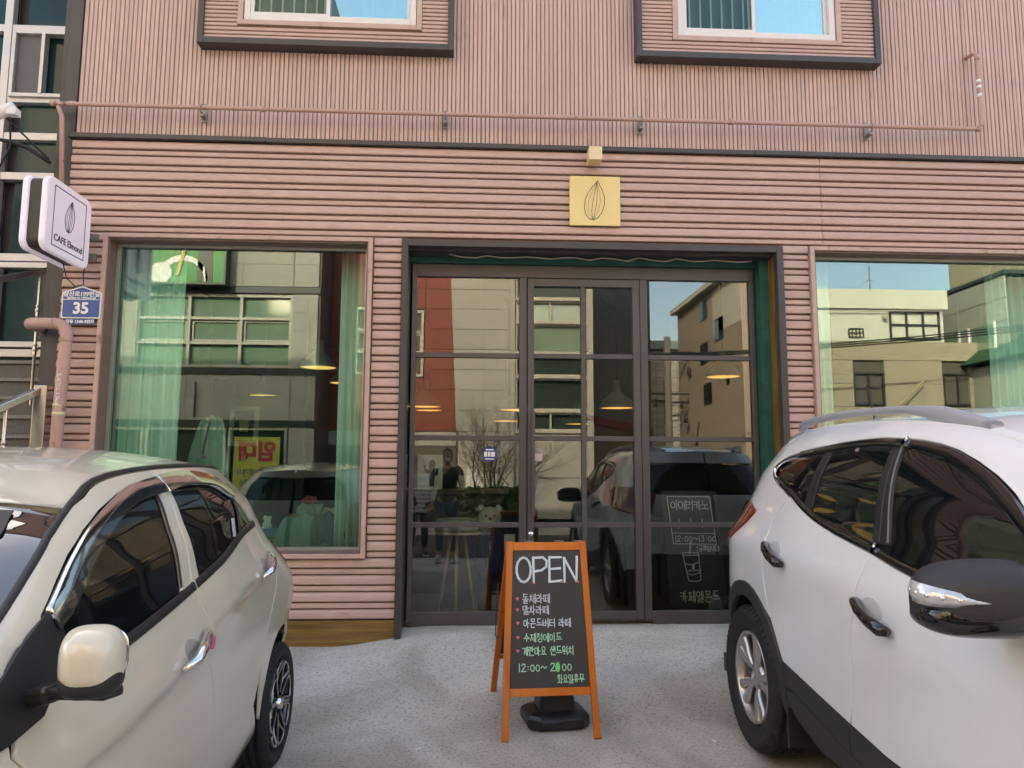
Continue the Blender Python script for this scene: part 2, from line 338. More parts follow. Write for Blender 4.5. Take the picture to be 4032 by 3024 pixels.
rows(-3.045, 2.728, 3.262, 3.99); rows(2.732, 8.9, 3.262, 3.99)
rows(-3.045, -2.765, .90, 3.26); rows(-3.045, -.556, .43, .86)
rows(-.762, -.556, .875, 3.26)
rows(2.402, 2.606, .43, 3.26); rows(2.61, 5.25, .43, .86); rows(5.33, 8.9, .43, 3.26)
# vertical slats above the ledge
vm = [MB().prism([(-.0132, 0), (-.0132, -.008), (-.0105, -.011), (.0105, -.011), (.0132, -.008), (.0132, 0)], 'z', 0, 2.2).mesh('vertical_slat', m_rib),
      MB().prism([(-.0128, 0), (-.0128, -.006), (-.0105, -.008), (.0105, -.008), (.0128, -.006), (.0128, 0)], 'z', 0, 2.2).mesh('vertical_slat', m_rib)]
x = -3.025; k = 0
while x < 6.4:
    if k < 292: link('vertical_slat', vm[k % 2], cafe, loc=(x+random.uniform(-.0008, .0008), .0215, 4.02))
    x += .0335; k += 1
cb('groove_backing', m_back, -3.04, 5.6195, 4.021, 6.42, 5.6217, 6.22)
# wooden base boards
cb('base_board', m_goldh, -3.04, 5.585, .05, -.552, 5.614, .425, bevel=.003)
cb('base_board', m_goldh, 2.40, 5.585, .05, 8.9, 5.614, .425, bevel=.003)

# ---- large shop windows
g_shop = glass('shop_glass', (.78, .985, .94), .05, .02)
g_door = glass('door_glass', (.86, .92, .90), .04, .012)
def shop_window(x0, x1, gx0, gx1):
    w = thing('shop_window', 'x', 'window'); w.parent = None
    return w
def frame4(mb, x0, z0, x1, z1, t, y0, y1, tb=None):
    tb = tb or t
    mb.box(x0, y0, z0, x0+t, y1, z1); mb.box(x1-t, y0, z0, x1, y1, z1)
    mb.box(x0+t, y0, z1-t, x1-t, y1, z1); mb.box(x0+t, y0, z0, x1-t, y1, z0+tb); return mb
def window(x0, x1):
    fr = frame4(MB(), x0, .865, x1, 3.247, .032, -.05, .012).build('window_frame', m_frame, cafe, .003)
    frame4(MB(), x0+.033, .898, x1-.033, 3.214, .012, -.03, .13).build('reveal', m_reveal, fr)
    frame4(MB(), x0+.046, .911, x1-.046, 3.201, .022, .085, .13).build('sash', pm('alu_sash', (.40, .42, .40), .35, metal=.6), fr)
    MB().box(x0+.068, .100, .933, x1-.068, .106, 3.179).build('pane', g_shop, fr)
window(-2.757, -.771); window(2.612, 5.3)

# ---- entrance
dk = MB(); dk.box(-.549, -.05, .2, -.503, .02, 3.24); dk.box(2.342, -.05, .2, 2.395, .02, 3.24); dk.box(-.503, -.05, 3.19, 2.342, .02, 3.24)
ent = dk.build('entrance_surround', m_dark, cafe, .003)
MB().box(-.509, .021, .2, -.503, .25, 3.19).build('steel_jamb', m_steel, ent)
for za, zb in ((.3, 1.12), (1.125, 1.98), (1.985, 3.185)):
    MB().box(2.34, .022, za, 2.352, .125, zb).build('wood_panel', m_gold, ent)
MB().box(2.335, .06, 1.45, 2.3395, .11, 1.50).build('small_plaque', m_blackg, ent)
MB().box(2.268, .13, .3, 2.344, .30, 3.19).build('teal_jamb', m_teal, ent)
MB().box(-.50, .20, 3.131, 2.266, .30, 3.175).build('teal_lintel', m_teal, ent)
MB().box(-.50, .021, 3.176, 2.338, .30, 3.19).build('soffit', m_dark, ent)
sm = MB(); pts = [(-.2+.1*i, .10, 3.172-.012*abs(sin(i*1.9))-.01*(i % 3)) for i in range(25)]
sm.tube(pts, .006, 5); sm.build('torn_film', pm('torn_film', (.3, .28, .25), .4, var=.2), ent)
# door set at y = 5.85 (local .25)
ya, yb = .235, .29
ds = MB()
ds.box(-.49, ya, .36, -.455, yb, 3.13); ds.box(2.222, ya, .36, 2.262, yb, 3.13); ds.box(-.455, ya, 3.03, 2.222, yb, 3.13)
ds.box(.36, ya, .36, .418, yb, 3.03); ds.box(1.325, ya, .36, 1.385, yb, 3.03)
ds.box(-.455, ya, .335, .36, yb, .435); ds.box(1.385, ya, .335, 2.222, yb, .435)
door_set = ds.build('door_frame', m_door, cafe, .003)
for zz in (2.40, 1.75, 1.083):
    MB().box(-.455, ya+.008, zz-.019, .36, yb-.008, zz+.019).build('glazing_bar', m_door, door_set, .003)
    MB().box(1.385, ya+.008, zz-.019, 2.222, yb-.008, zz+.019).build('glazing_bar', m_door, door_set, .003)
pz = [.435, 1.064, 1.102, 1.731, 1.769, 2.381, 2.419, 3.03]
for a, b in ((0, 1), (2, 3), (4, 5), (6, 7)):
    MB().box(-.455, .262, pz[a], .36, .268, pz[b]).build('pane', g_door, door_set)
    MB().box(1.385, .262, pz[a], 2.222, .268, pz[b]).build('pane', g_door, door_set)
lf = MB(); lf.box(.424, ya-.012, .372, .474, yb, 3.022); lf.box(1.264, ya-.012, .372, 1.319, yb, 3.022)
lf.box(.474, ya-.012, 2.96, 1.264, yb, 3.022); lf.box(.474, ya-.012, .372, 1.264, yb, .435)
leaf = lf.build('door', m_door, cafe, .003)
MB().box(.849, ya-.004, .435, .886, yb, 2.96).build('glazing_bar', m_door, leaf, .003)
for zz in (2.40, 1.75, 1.083):
    MB().box(.474, ya-.002, zz-.019, .849, yb-.008, zz+.019).build('glazing_bar', m_door, leaf, .003)
    MB().box(.886, ya-.002, zz-.019, 1.264, yb-.008, zz+.019).build('glazing_bar', m_door, leaf, .003)
pz[7] = 2.96
for a, b in ((0, 1), (2, 3), (4, 5), (6, 7)):
    MB().box(.474, .256, pz[a], .849, .262, pz[b]).build('pane', g_door, leaf)
    MB().box(.886, .256, pz[a], 1.264, .262, pz[b]).build('pane', g_door, leaf)
hd = MB(); hd.box(.455, .165, 1.155, .478, .188, 1.955); hd.box(.46, .188, 1.25, .473, .224, 1.27); hd.box(.46, .188, 1.84, .473, .224, 1.86)
hd.build('handle', m_door, leaf, .003)
lk = MB(); M = Matrix.Translation((.449, .222, 1.018)) @ Matrix.Rotation(pi/2, 4, 'X')
lk.lathe([(.0001, .010), (.006, .010), (.007, .006), (.017, .008), (.019, .0)], 20, M); lk.build('lock', m_chrome, leaf)
MB().box(-.5, .31, .3, 2.268, .325, .36).build('threshold', m_galv, door_set)
# stickers on the glass
m_card = pm('paper_white', (.72, .70, .66), .6, var=.04)
m_navy = pm('print_navy', (.02, .05, .20), .5); m_ink = pm('print_black', (.012, .012, .012), .5)
st = MB().box(.485, .2535, 1.645, .535, .2555, 1.668).build('pull_label', m_card, leaf)
printed('pull_text', 'PULL', .022, m_ink, st, (.51, .2525, 1.656), (pi/2, 0, 0), bold=.0006)
MB().box(.482, .2535, 1.575, .540, .2555, 1.632).build('notice_sticker', pm('pale_pink_paper', (.62, .50, .45), .6), leaf)
oc = MB(); oc.prism([(.13+.063*cos(pi/8+k*pi/4), 1.625+.063*sin(pi/8+k*pi/4)) for k in range(8)], 'y', .2595, .2612)
oc = oc.build('octagon_sticker', m_navy, door_set)
for bx in ((.088, 1.606, .112, 1.643), (.117, 1.606, .137, 1.643), (.142, 1.606, .172, 1.643), (.095, 1.584, .165, 1.592), (.100, 1.655, .160, 1.664)): MB().box(bx[0], .2583, bx[1], bx[2], .2592, bx[3]).build('sticker_mark', m_card, oc)

# ------------------------------------------------------------------ bay boxes with windows on the first floor
g_up = glass('upper_glass', (.6, .8, .82), .30, .02, (.72, .95, .92))
g_up2 = glass('upper_glass_plain', (.80, .90, .90), .0, .0, (.25, .30, .32))
m_vinyl = pm('white_vinyl', (.70, .66, .65), .35, var=.03)
def bay(x0, x1, zb, wx0, wx1, wz, label, name='window_bay'):
    t = thing(name, label, 'window bay', (x0, 5.6, zb), group='window bays above the ledge')
    Wd = x1-x0; H = 1.75; yf = -.10
    f = MB(); f.box(0, yf, 0, .045, .02, H); f.box(Wd-.045, yf, 0, Wd, .02, H); f.box(.045, yf, 0, Wd-.045, .02, .05); f.box(.045, yf, H-.05, Wd-.045, .02, H)
    f.build('dark_frame', m_dark, t, .004)
    a, b, c = wx0-x0, wx1-x0, wz-zb; top = c+1.35
    MB().box(.045, -.062, .05, a-.045, .0, H-.05).box(b+.045, -.062, .05, Wd-.045, .0, H-.05).box(a-.045, -.062, .05, b+.045, .0, c-.045).build('backing', m_back, t)
    z = .056; k = 0
    while z < H-.08:
        segs = [(.046, Wd-.046)] if z+.03 < c-.045 or z > top+.03 else [(.046, a-.048), (b+.048, Wd-.046)]
        for s0, s1 in segs:
            key = ('b', round(s1-s0, 3))
            if key not in smesh:
                smesh[key] = MB().prism([(0, 0), (0, .026), (-.008, .026), (-.014, .023), (-.014, .004), (-.010, 0)], 'x', 0, s1-s0).mesh('slat', m_slat)
            link('slat', smesh[key], t, loc=(s0, -.0625, z+random.uniform(-.0005, .0005)))
        z += .0335; k += 1
    frame4(MB(), a-.045, c-.045, b+.045, top+.03, .04, -.085, -.0).build('pink_surround', m_frame, t, .003)
    fr = frame4(MB(), a, c, b, top-.01, .045, -.07, .0).build('window_frame', m_vinyl, t, .003)
    mid = a+(b-a)*.47
    frame4(MB(), a+.046, c+.046, mid+.03, top-.056, .028, -.062, -.035).build('sash', m_vinyl, fr, .002)
    frame4(MB(), mid-.02, c+.046, b-.046, top-.056, .028, -.032, -.005).build('sash', m_vinyl, fr, .002)
    MB().box(a+.074, -.052, c+.074, mid+.002, -.046, top-.084).build('pane', g_up2, fr)
    MB().box(mid+.008, -.022, c+.074, b-.074, -.016, top-.084).build('pane', g_up, fr)
    bl = MB(); xx = a+.10
    while xx < mid-.02:
        bl.box(xx, -.0335, c+.08, xx+.013, -.0325+.0, top-.09); xx += .088
    bl.build('blind', pm('blind_strip', (.85, .85, .84), .5), fr)
    MB().box(a+.05, .0, c+.05, b-.05, .015, top-.06).build('curtain', pm('upper_curtain', (.17, .23, .23), .8, var=.3, scale=6, stretch=(3, 1, .1)), fr)
    return t
bay(-2.14, -.18, 4.742, -1.80, -.475, 4.955, 'dark framed box bay with white sliding window, left of the two above the shop sign')
bay(1.26, 3.24, 4.745, 1.60, 2.885, 4.945, 'dark framed box bay with white sliding window, right one near the hooked pipe')

# ------------------------------------------------------------------ small things on the facade
t = tag(MB().box(-.05, -.13, 0, .05, 0, .105).build('spotlight_box', pm('cream_box', (.72, .60, .34), .45, var=.04), bevel=.003), 'small cream cube lamp box on the dark ledge above the almond sign', 'lamp box'); t.location = (.913, 5.555, 3.853)
m_yel = pm('yellow_sign', (.78, .60, .27), .5, var=.03); m_line = pm('ink_brown', (.05, .035, .015), .5)
ys = thing('almond_sign', 'square pale yellow sign with a line drawn almond, over the entrance', 'sign', (.925, 5.555, 3.575), radians(.0))
MB().box(-.197, 0, -.197, .197, .022, .197).build('plate', m_yel, ys, .002)
def almond(mb, cx, cz, s, th, y, sx=1.0):
    def L(pts, t=1): ribbons(mb, [pts], cx, cz, s*sx, s, th*t, 0, y, 0)
    o = [(-.0, 1), (.09, .86), (.27, .55), (.42, .18), (.45, -.2), (.36, -.6), (.18, -.88), (-.02, -.97), (-.22, -.93), (-.42, -.7), (-.52, -.35), (-.52, .0), (-.42, .35), (-.22, .72), (0, 1)]
    o = [(x+.1*yy+.03, yy) for x, yy in o]; L(o, 1.25)
    for k, (a, b) in enumerate([(-.36, .1), (-.12, .1), (.1, .12), (.3, .1)]):
        L([(.1, .93), (a*.55+.06, .45), (a*.9-.0, -.05), (a*.75-.08, -.55), (-.1+a*.15, -.93)], .55 if k in (0, 3) else .9)
al = MB(); almond(al, .0, .0, .158, .004, -.001); al.build('almond_drawing', m_line, ys)

# address plate
ap = thing('address_plate', 'blue house number plate with white rim reading 35, beside the left window', 'sign', (-2.876, 5.545, 2.70))
house = lambda s, h: [(-.135*s, -.085*s-h), (.135*s, -.085*s-h), (.135*s, .085), (0, .085+.045*s), (-.135*s, .085)]
m_blue = pm('sign_blue', (.012, .06, .26), .35, coat=.3, var=.04); m_sw = pm('sign_white', (.78, .78, .78), .4)
P0 = [(-.140, -.098), (-.132, -.106), (.132, -.106), (.140, -.098), (.140, .085), (.012, .131), (-.012, .131), (-.140, .085)]
MB().prism(P0, 'y', 0, .012).build('rim', m_sw, ap)
MB().prism([(x*.93, z*.92) for x, z in P0], 'y', -.003, -.0005).build('plate', m_blue, ap)
MB().box(-.128, -.0045, .030, .128, -.0035, .034).build('line', m_sw, ap)
printed('street_name', '삼산로199번길', .043, m_sw, ap, (0, -.004, .072), (pi/2, 0, 0), bold=.0012)
printed('street_name_latin', 'Samsan-ro 199beon-gil', .022, m_sw, ap, (0, -.004, .045), (pi/2, 0, 0), bold=.0008)
printed('number', '35', .115, m_sw, ap, (0, -.004, -.035), (pi/2, 0, 0), bold=.004, sx=1.0)
MB().box(-.105, 0, -.150, .100, .008, -.112).build('lower_plate', m_blue, ap)
printed('lot_number', '달동 1340-9번지', .030, m_sw, ap, (-.002, -.001, -.132), (pi/2, 0, 0), bold=.001)

# projecting lit sign
ps = thing('projecting_sign', 'white rounded square cafe sign standing out from the corner, almond drawing and black lettering', 'sign', (-2.86, 5.17, 3.18))
def rrect(w, h, r, n=6):
    o = []
    for cx, cy, a0 in ((w/2-r, h/2-r, 0), (-w/2+r, h/2-r, 90), (-w/2+r, -h/2+r, 180), (w/2-r, -h/2+r, 270)):
        for k in range(n+1): a = radians(a0+90*k/n); o.append((cx+r*cos(a), cy+r*sin(a)))
    return o
m_lit = pm('lit_acrylic', (.66, .62, .71), .25, coat=.4, var=.02, emit=(.80, .74, 1.0), estr=.05)
f = MB().prism(rrect(.57, .51, .07), 'x', .018, .062).build('front_panel', m_lit, ps, .012)
MB().prism(rrect(.57, .51, .07), 'x', -.105, -.062).build('rear_panel', m_lit, ps, .012)
MB().prism(rrect(.535, .475, .055), 'x', -.064, .020).build('dark_body', pm('sign_body', (.035, .033, .028), .45), ps)
ln = MB(); w, h = .205, .205
for a in ((-w, -h, -w+.006, h), (w-.006, -h, w, h), (-w, -h, w, -h+.006), (-w, h-.006, w, h)): ln.box(.0625, a[0], a[1], .0640, a[2], a[3])
lo = MB(); almond(lo, 0, .045, .115, .005, 0)
ln.add([(.0635-y, x, z) for x, y, z in lo.v], lo.f); ln.build('logo', m_ink, f)
printed('shop_name', 'CAFE Elmond', .064, m_ink, f, (.064, 0, -.145), (pi/2, 0, pi/2), bold=.0008)
bk = MB(); 
for zz in (.02, -.13): bk.box(-.03, .28, zz-.018, .03, .36, zz+.018); bk.box(-.045, .355, zz-.025, .075, .375, zz+.025)
bk.build('bracket', m_galv, ps)
MB().tube([(-.03, .12, -.24), (-.02, .16, -.34), (0, .24, -.38), (.02, .32, -.35), (.0, .34, -.26), (-.0, .36, -.2)], .004, 6).build('cable', m_black, ps)

# gas pipe along the wall with clamps
gp = thing('gas_pipe', 'thin pink gas pipe running along the ribbed wall and turning up at the right', 'pipe', (-3.18, 5.5, 4.21))
def P(x, z, y=0): return (x+3.18, y, z-4.21)
MB().tube([P(-3.07, 3.55, .03), P(-3.10, 4.12, .02), P(-3.12, 4.19, .0), P(-3.16, 4.215), P(-3.05, 4.216), P(3.95, 4.216), P(4.0, 4.225), P(4.03, 4.26), P(4.03, 4.84), P(4.02, 4.87, .03), P(4.0, 4.87, .1)],
          .0165, 10).build('tube', m_pipe, gp)
for xx in (-3.16, -3.02, -1.62, .3, 2.0, 4.0): MB().tube([P(xx-.018, 4.216), P(xx+.018, 4.216)], .021, 10).build('coupling', m_pipe, gp)
MB().tube([P(4.03, 4.80), P(4.03, 4.84)], .021, 10).build('coupling', m_pipe, gp)
lb = MB()
for zz in (4.62, 4.57, 4.50): lb.tube([P(4.03, zz-.012), P(4.03, zz+.012)], .0172, 12)
lb.build('label_band', m_sw, gp)
for xx in (-2.073, -.237, 1.289, 3.125):
    c = MB(); c.box(xx+3.18-.02, .075, -.075, xx+3.18+.02, .085, .075); c.box(xx+3.18-.012, .01, -.055, xx+3.18+.012, .075, -.035)
    c.tube([(xx+3.18, .08, .03), (xx+3.18, -.005, .028), (xx+3.18, -.026, 0), (xx+3.18, -.01, -.028), (xx+3.18, .08, -.045)], .006, 6)
    c.build('clamp', m_galv, gp, .002)
# thick gas riser at the corner
rp = thing('gas_riser', 'thick pink gas riser pipe bending over at the corner below the address plate', 'pipe', (-2.93, 5.45, 1.3))
def Q(x, z, y=0): return (x+2.93, y, z-1.3)
bend = [Q(-2.945+.0, .30), Q(-2.93, 1.9), Q(-2.915, 2.40)]+[Q(-2.995+.08*cos(a), 2.455+.08*sin(a)) for a in np.linspace(0, pi/2, 6)]+[Q(-3.14, 2.535)]+[Q(-3.14-.055*sin(a), 2.535, .055*(1-cos(a))) for a in np.linspace(0.2, pi/2, 5)]+[Q(-3.195, 2.535, .4)]
MB().tube(bend, .041, 16).build('tube', m_pipe, rp)
w = MB()
for zz in (2.41,): w.tube([Q(-2.915, zz-.006), Q(-2.915, zz+.006)], .0435, 16)
w.tube([Q(-3.0, 2.535), Q(-3.012, 2.535)], .0435, 16); w.build('weld_ring', m_pipe, rp)
yb_ = MB()
for zz in (1.945, 1.885): yb_.tube([Q(-2.93, zz-.013), Q(-2.93, zz+.013)], .0418, 16)
yb_.build('tape_band', pm('tape_cream', (.62, .55, .33), .5), rp)
MB().tube([Q(-2.938, 1.545), Q(-2.938, 1.585)], .0418, 16).build('red_label', pm('label_red', (.35, .06, .03), .5), rp)
MB().tube([Q(-2.938, 1.53), Q(-2.938, 1.544)], .0419, 16).build('yellow_ring', pm('ring_yellow', (.75, .5, .03), .5), rp)
printed('pipe_text', '도시가스 2.5kpa', .035, m_sw, rp, Q(-2.925, 2.06, -.0425), (pi/2, pi/2, 0))

# ------------------------------------------------------------------ neighbour building on the left, stairs
nb = thing('glazed_building', 'building with dark green glass and white mullions left of the pink one', 'building', (-4.2, 6.8, 0))
g_dark = pm('dark_green_glass', (.010, .040, .045), .06, coat=.0, var=.4, scale=1.2, spec=.32)
m_mull = pm('mullion_white', (.55, .54, .54), .35, metal=.3, var=.05)
B('wall', m_dark, (-6, .12, 0, 1.0, 5, 8.3), nb); B('tall_wall', m_dark, (-14, .0, 0, -6.01, 5, 11.2), nb)  # tall part out of view, added to shade the granite building opposite
for cx in range(5):
    for cz, (za, zb) in enumerate(((.5, 1.9), (1.93, 2.5), (2.55, 3.36), (3.42, 4.12), (4.19, 4.50), (4.56, 4.86), (4.92, 5.54), (5.62, 6.6), (6.66, 7.8))):
        B('pane', g_dark, (-.10-cx*1.05-.97+1.05, .05, za, -.10-cx*1.05+1.05-.02, .07, zb), nb)
for cx in range(6): B('mullion', m_mull, (-.19-cx*1.05+1.05, -.02, 0, -.12-cx*1.05+1.05, .08, 8.2), nb, .004)
for zz in (.46, 1.91, 2.52, 3.39, 4.15, 4.53, 4.89, 5.58, 6.63, 7.8): B('transom', m_mull, (-5.4, -.01, zz-.035, .86, .075, zz+.035), nb, .004)
sw = frame4(MB(), -.10, 4.90, .60, 5.55, .035, -.04, .04).build('opening_window', m_mull, nb, .004)
MB().box(.17, -.045, 4.93, .20, .03, 5.53).build('stile', m_mull, sw)
MB().box(-.06, .0, 4.94, .165, .004, 5.52).build('insect_screen', pm('screen_grey', (.12, .12, .12), .6), sw)
sw = frame4(MB(), -.10, 2.57, .60, 3.34, .05, -.03, .045).build('opening_window', m_mull, nb, .004)

stair = thing('granite_staircase', 'dark granite outdoor steps going up beside the corner pillar', 'stairs', (-4.3, 5.2, 0))
m_gran = pm('granite_dark', (.115, .112, .108), .55, var=.35, scale=60, bump=.2); m_gran2 = pm('granite_tread', (.20, .19, .18), .5, var=.25, scale=60)
for i in range(13):
    z = .45+i*.165; y = .0+i*.10+.25
    B('riser', m_gran, (-.9, y, z-.165, 1.10, 2.6, z-.032), stair)
    B('tread', m_gran2, (-.9, y-.03, z-.03, 1.11, 2.6 if i == 12 else y+.16, z), stair, .004)
B('string_wall', pm('string_brown', (.16, .085, .055), .7, var=.2, scale=40), (-1.3, .4, 0, -.92, 2.6, 2.2), stair)
rl = thing('stair_railing', 'stainless steel stair railing with turned balusters', 'railing', (-3.3, 5.3, 0))
B('newel', m_steel, (.18, .16, .3, .27, .25, 2.09), rl, .004)
MB().bar((.21, .2, 2.06), (-.35, -.9, 1.38), .075, .05).build('handrail', m_steel, rl, .006)
MB().bar((-.10, .95, 3.16), (-.62, .15, 2.74), .075, .05).build('handrail', m_steel, rl, .006)
B('newel', m_steel, (-.66, .1, .6, -.58, .18, 2.78), rl, .004)
def baluster(x, y, z0, z1):
    n = int(3); pr = [(.012, z0)]
    for zc in (z0+(z1-z0)*.42, z0+(z1-z0)*.72):
        pr += [(.012, zc-.05), (.019, zc-.03), (.012, zc-.022), (.020, zc-.01), (.020, zc+.01), (.012, zc+.022), (.019, zc+.03), (.012, zc+.05)]
    pr += [(.012, z1)]
    MB().lathe(pr, 10, Matrix.Translation((x, y, 0))).build('baluster', m_steel, rl)
for x, y, a, b in ((.10, .0, .9, 1.92), (.0, -.2, .8, 1.78), (-.12, -.42, .7, 1.65), (-.2, .8, 2.0, 3.06), (-.37, .5, 1.9, 2.93), (-.5, .3, 1.7, 2.82)): baluster(x, y, a, b)

cc = thing('security_camera', 'white security camera at the left edge above the stairs', 'camera', (-3.28, 5.2, 4.02))
M = Matrix.Rotation(radians(60), 4, 'Y')
MB().lathe([(.0, -.12), (.032, -.11), (.04, -.08), (.04, .02), (.036, .035), (0, .035)], 20, M).build('housing', m_white, cc)
B('hood', m_white, (-.01, -.035, -.055, .06, .035, .0), cc, .008)
B('mount', m_white, (-.3, -.02, -.02, -.1, .02, .02), cc)
cw = thing('overhead_cable', 'black cable bundle running from the left edge to the dark corner pillar', 'cable', (-3.3, 5.4, 3.9))
MB().tube([(-1.2, -.1, -.02), (-.35, 0, 0), (-.12, .05, -.01), (.0, .08, -.05), (.14, .12, -.14)], .014, 8).build('main_cable', m_black, cw)
MB().tube([(-.08, -.15, .12), (-.02, -.05, .05), (.05, .05, -.03), (.14, .1, -.12)], .007, 6).build('thin_cable', m_black, cw)
MB().tube([(-.05, -.18, .10), (0.0, -.15, .04), (-.02, -.1, -.12), (-.12, -.05, -.26), (-.3, 0, -.3)], .007, 6).build('loose_cable', m_black, cw)
# ------------------------------------------------------------------ buildings across the street (seen in the window reflections)
m_gr = pm('granite_light', (.36, .35, .325), .6, var=.10, scale=90, rnd=.05, bump=.1)
m_grd = pm('granite_band', (.035, .04, .045), .35, var=.2, scale=60)
m_gry = pm('granite_grey', (.22, .22, .225), .6, var=.12, scale=90, rnd=.06)
m_red = pm('red_panel', (.21, .05, .032), .55, var=.08, scale=5, rnd=.05)
m_alu = pm('window_alu', (.45, .43, .38), .4, var=.05)
m_gpale = pm('pale_green_glass', (.20, .30, .23), .10, var=.10, scale=1.0, coat=1)
m_gdk = pm('deep_green_glass', (.03, .05, .045), .06, var=.3, scale=1.2, coat=.4)  # glass of a darker green than the pale panes
m_beige = pm('beige_render', (.36, .31, .235), .8, var=.06, scale=1.2, dark=(.30, .25, .18), dscale=1.5, dthr=(.5, .8), damt=.35)
m_beige2 = pm('pinkish_render', (.38, .32, .265), .8, var=.06, scale=1.2)
m_cream = pm('white_render', (.62, .62, .56), .75, var=.05, scale=1.5)
m_tile = pm('pale_tile', (.50, .48, .45), .4, var=.05, rnd=.03)
m_joint = pm('joint_dark', (.10, .09, .08), .8)

m_gref = pm('sun_reflector_glass', (.06, .09, .075), .10, var=.10, scale=1.0, coat=1, spec=1.0); m_gref.node_tree.nodes['Principled BSDF'].inputs['Coat Roughness'].default_value = .10; m_gref.node_tree.nodes['Principled BSDF'].inputs['Coat IOR'].default_value = 2.8; m_gpale.node_tree.nodes['Principled BSDF'].inputs['Coat IOR'].default_value = 2.4; m_gpale.node_tree.nodes['Principled BSDF'].inputs['Coat Roughness'].default_value = .08  # coat reflectance raised so the panes throw sun towards the cafe
def panels(par, m, x0, x1, y, z0, z1, cw, ch, skip=(), t=.03, name='panel', g=.008):
    """stone panels on a wall facing +Y at local y; every panel an object sharing mesh data"""
    nxp = max(1, round((x1-x0)/cw)); cw = (x1-x0)/nxp; nz = max(1, round((z1-z0)/ch)); ch = (z1-z0)/nz
    me = MB().box(g/2, 0, g/2, cw-g/2, t, ch-g/2).mesh(name, m)
    for i in range(nxp):
        for j in range(nz):
            a, b = x0+i*cw, z0+j*ch; cx, cz = a+cw/2, b+ch/2
            if any(s[0] < cx < s[2] and s[1] < cz < s[3] for s in skip): continue
            link(name, me, par, loc=(a, y+random.uniform(0, .002), b))
def winY(par, x0, z0, x1, z1, y, m_f, m_g, cols=1, rws=(1,), fr=.05, dep=.06, inner=False):
    """window on a wall facing +Y: frame grid, panes behind it"""
    f = MB(); f.box(x0, y, z0, x0+fr, y+dep, z1); f.box(x1-fr, y, z0, x1, y+dep, z1); f.box(x0+fr, y, z1-fr, x1-fr, y+dep, z1); f.box(x0+fr, y, z0, x1-fr, y+dep, z0+fr)
    W_ = x1-x0; H_ = z1-z0; zs = [z0]; tot = sum(rws)
    for r in rws: zs.append(zs[-1]+H_*r/tot)
    for c in range(1, cols): xx = x0+W_*c/cols; f.box(xx-fr/2, y, z0+fr, xx+fr/2, y+dep, z1-fr)
    for zz in zs[1:-1]:
        for c in range(cols): f.box(x0+W_*c/cols+(fr if c == 0 else fr/2), y, zz-fr/2, x0+W_*(c+1)/cols-(fr if c == cols-1 else fr/2), y+dep-.004, zz+fr/2)
    o = f.build('window', m_f, par)
    for c in range(cols):
        for k in range(len(zs)-1):
            a, b = x0+W_*c/cols+fr/2, x0+W_*(c+1)/cols-fr/2
            MB().box(a, y-.03, zs[k]+fr/2, b, y-.022, zs[k+1]-fr/2).build('pane', m_g, o)
            if inner and k == 1: frame4(MB(), a+.03, zs[k]+fr/2+.02, b-.03, zs[k+1]-fr/2-.02, .035, y-.02, y+.03).build('inner_frame', m_f, o)
    return o

# A: granite office building with the sports sign, y=-7
A = thing('granite_building', 'light granite building with dark bands and pale windows, mirrored in the left window', 'building', (-8, -7, 0))
def ax(x): return x+8
MB().box(ax(-12.6), -9, 0, ax(-8.3), -.25, 14).box(ax(-8.3), -9, 0, ax(-4.45), -.25, 3.98).box(ax(-8.3), -9, 5.78, ax(-4.45), -.25, 14).box(ax(-4.45), -9, 0, ax(-3.85), -.25, 14).box(ax(-8.3), -9, 3.98, ax(-4.45), -.5, 5.78).build('wall', m_joint, A)
MB().box(ax(-12.6), -.25, 2.5, ax(-8.24), -.012, 14).box(ax(-4.44), -.25, 2.5, ax(-3.86), -.012, 14).box(ax(-8.24), -.25, 2.5, ax(-4.44), -.012, 3.96).box(ax(-8.24), -.25, 5.80, ax(-4.44), -.012, 14).build('backing', m_joint, A)
sk = [(ax(-8.22), 3.96, ax(-4.47), 5.80)]
panels(A, m_gr, ax(-11.9), ax(-4.47), -.01, 2.68, 3.78, 1.238, .55)
panels(A, m_gr, ax(-11.9), ax(-4.47), -.01, 3.95, 5.80, 1.238, .462, sk)
panels(A, m_gr, ax(-11.9), ax(-4.47), -.01, 5.99, 8.8, 1.238, .562)
panels(A, m_gr, ax(-4.46), ax(-3.85), -.01, 2.68, 3.78, .61, .55); panels(A, m_gr, ax(-4.46), ax(-3.85), -.01, 3.95, 5.80, .61, .462); panels(A, m_gr, ax(-4.46), ax(-3.85), -.01, 5.99, 8.8, .61, .562)
B('upper_cladding', m_gr, (ax(-12.6), -.012, 8.82, ax(-3.85), .02, 14), A)
for zz in (2.52, 3.79, 5.82): B('dark_band', m_grd, (ax(-12.4), -.012, zz, ax(-3.80), .04, zz+.155), A)
winY(A, ax(-8.22), 3.97, ax(-4.47), 5.79, -.12, m_alu, m_gpale, 3, (1, 1, 1), .07, .10, True)
for zc in (7.45, 10.2): winY(A, ax(-9.46), zc, ax(-5.7), zc+1.8, .02, m_alu, m_gref, 3, (1, 1, 1), .07, .10)  # upper windows out of view, added to reflect sun onto the facade
# side face, brown, with its shade put into the dark colour
B('side_cladding', pm('shaded_brown_granite', (.10, .075, .07), .5, var=.15, scale=60), (ax(-3.85), -8.9, 0, ax(-3.80), -.03, 14), A)
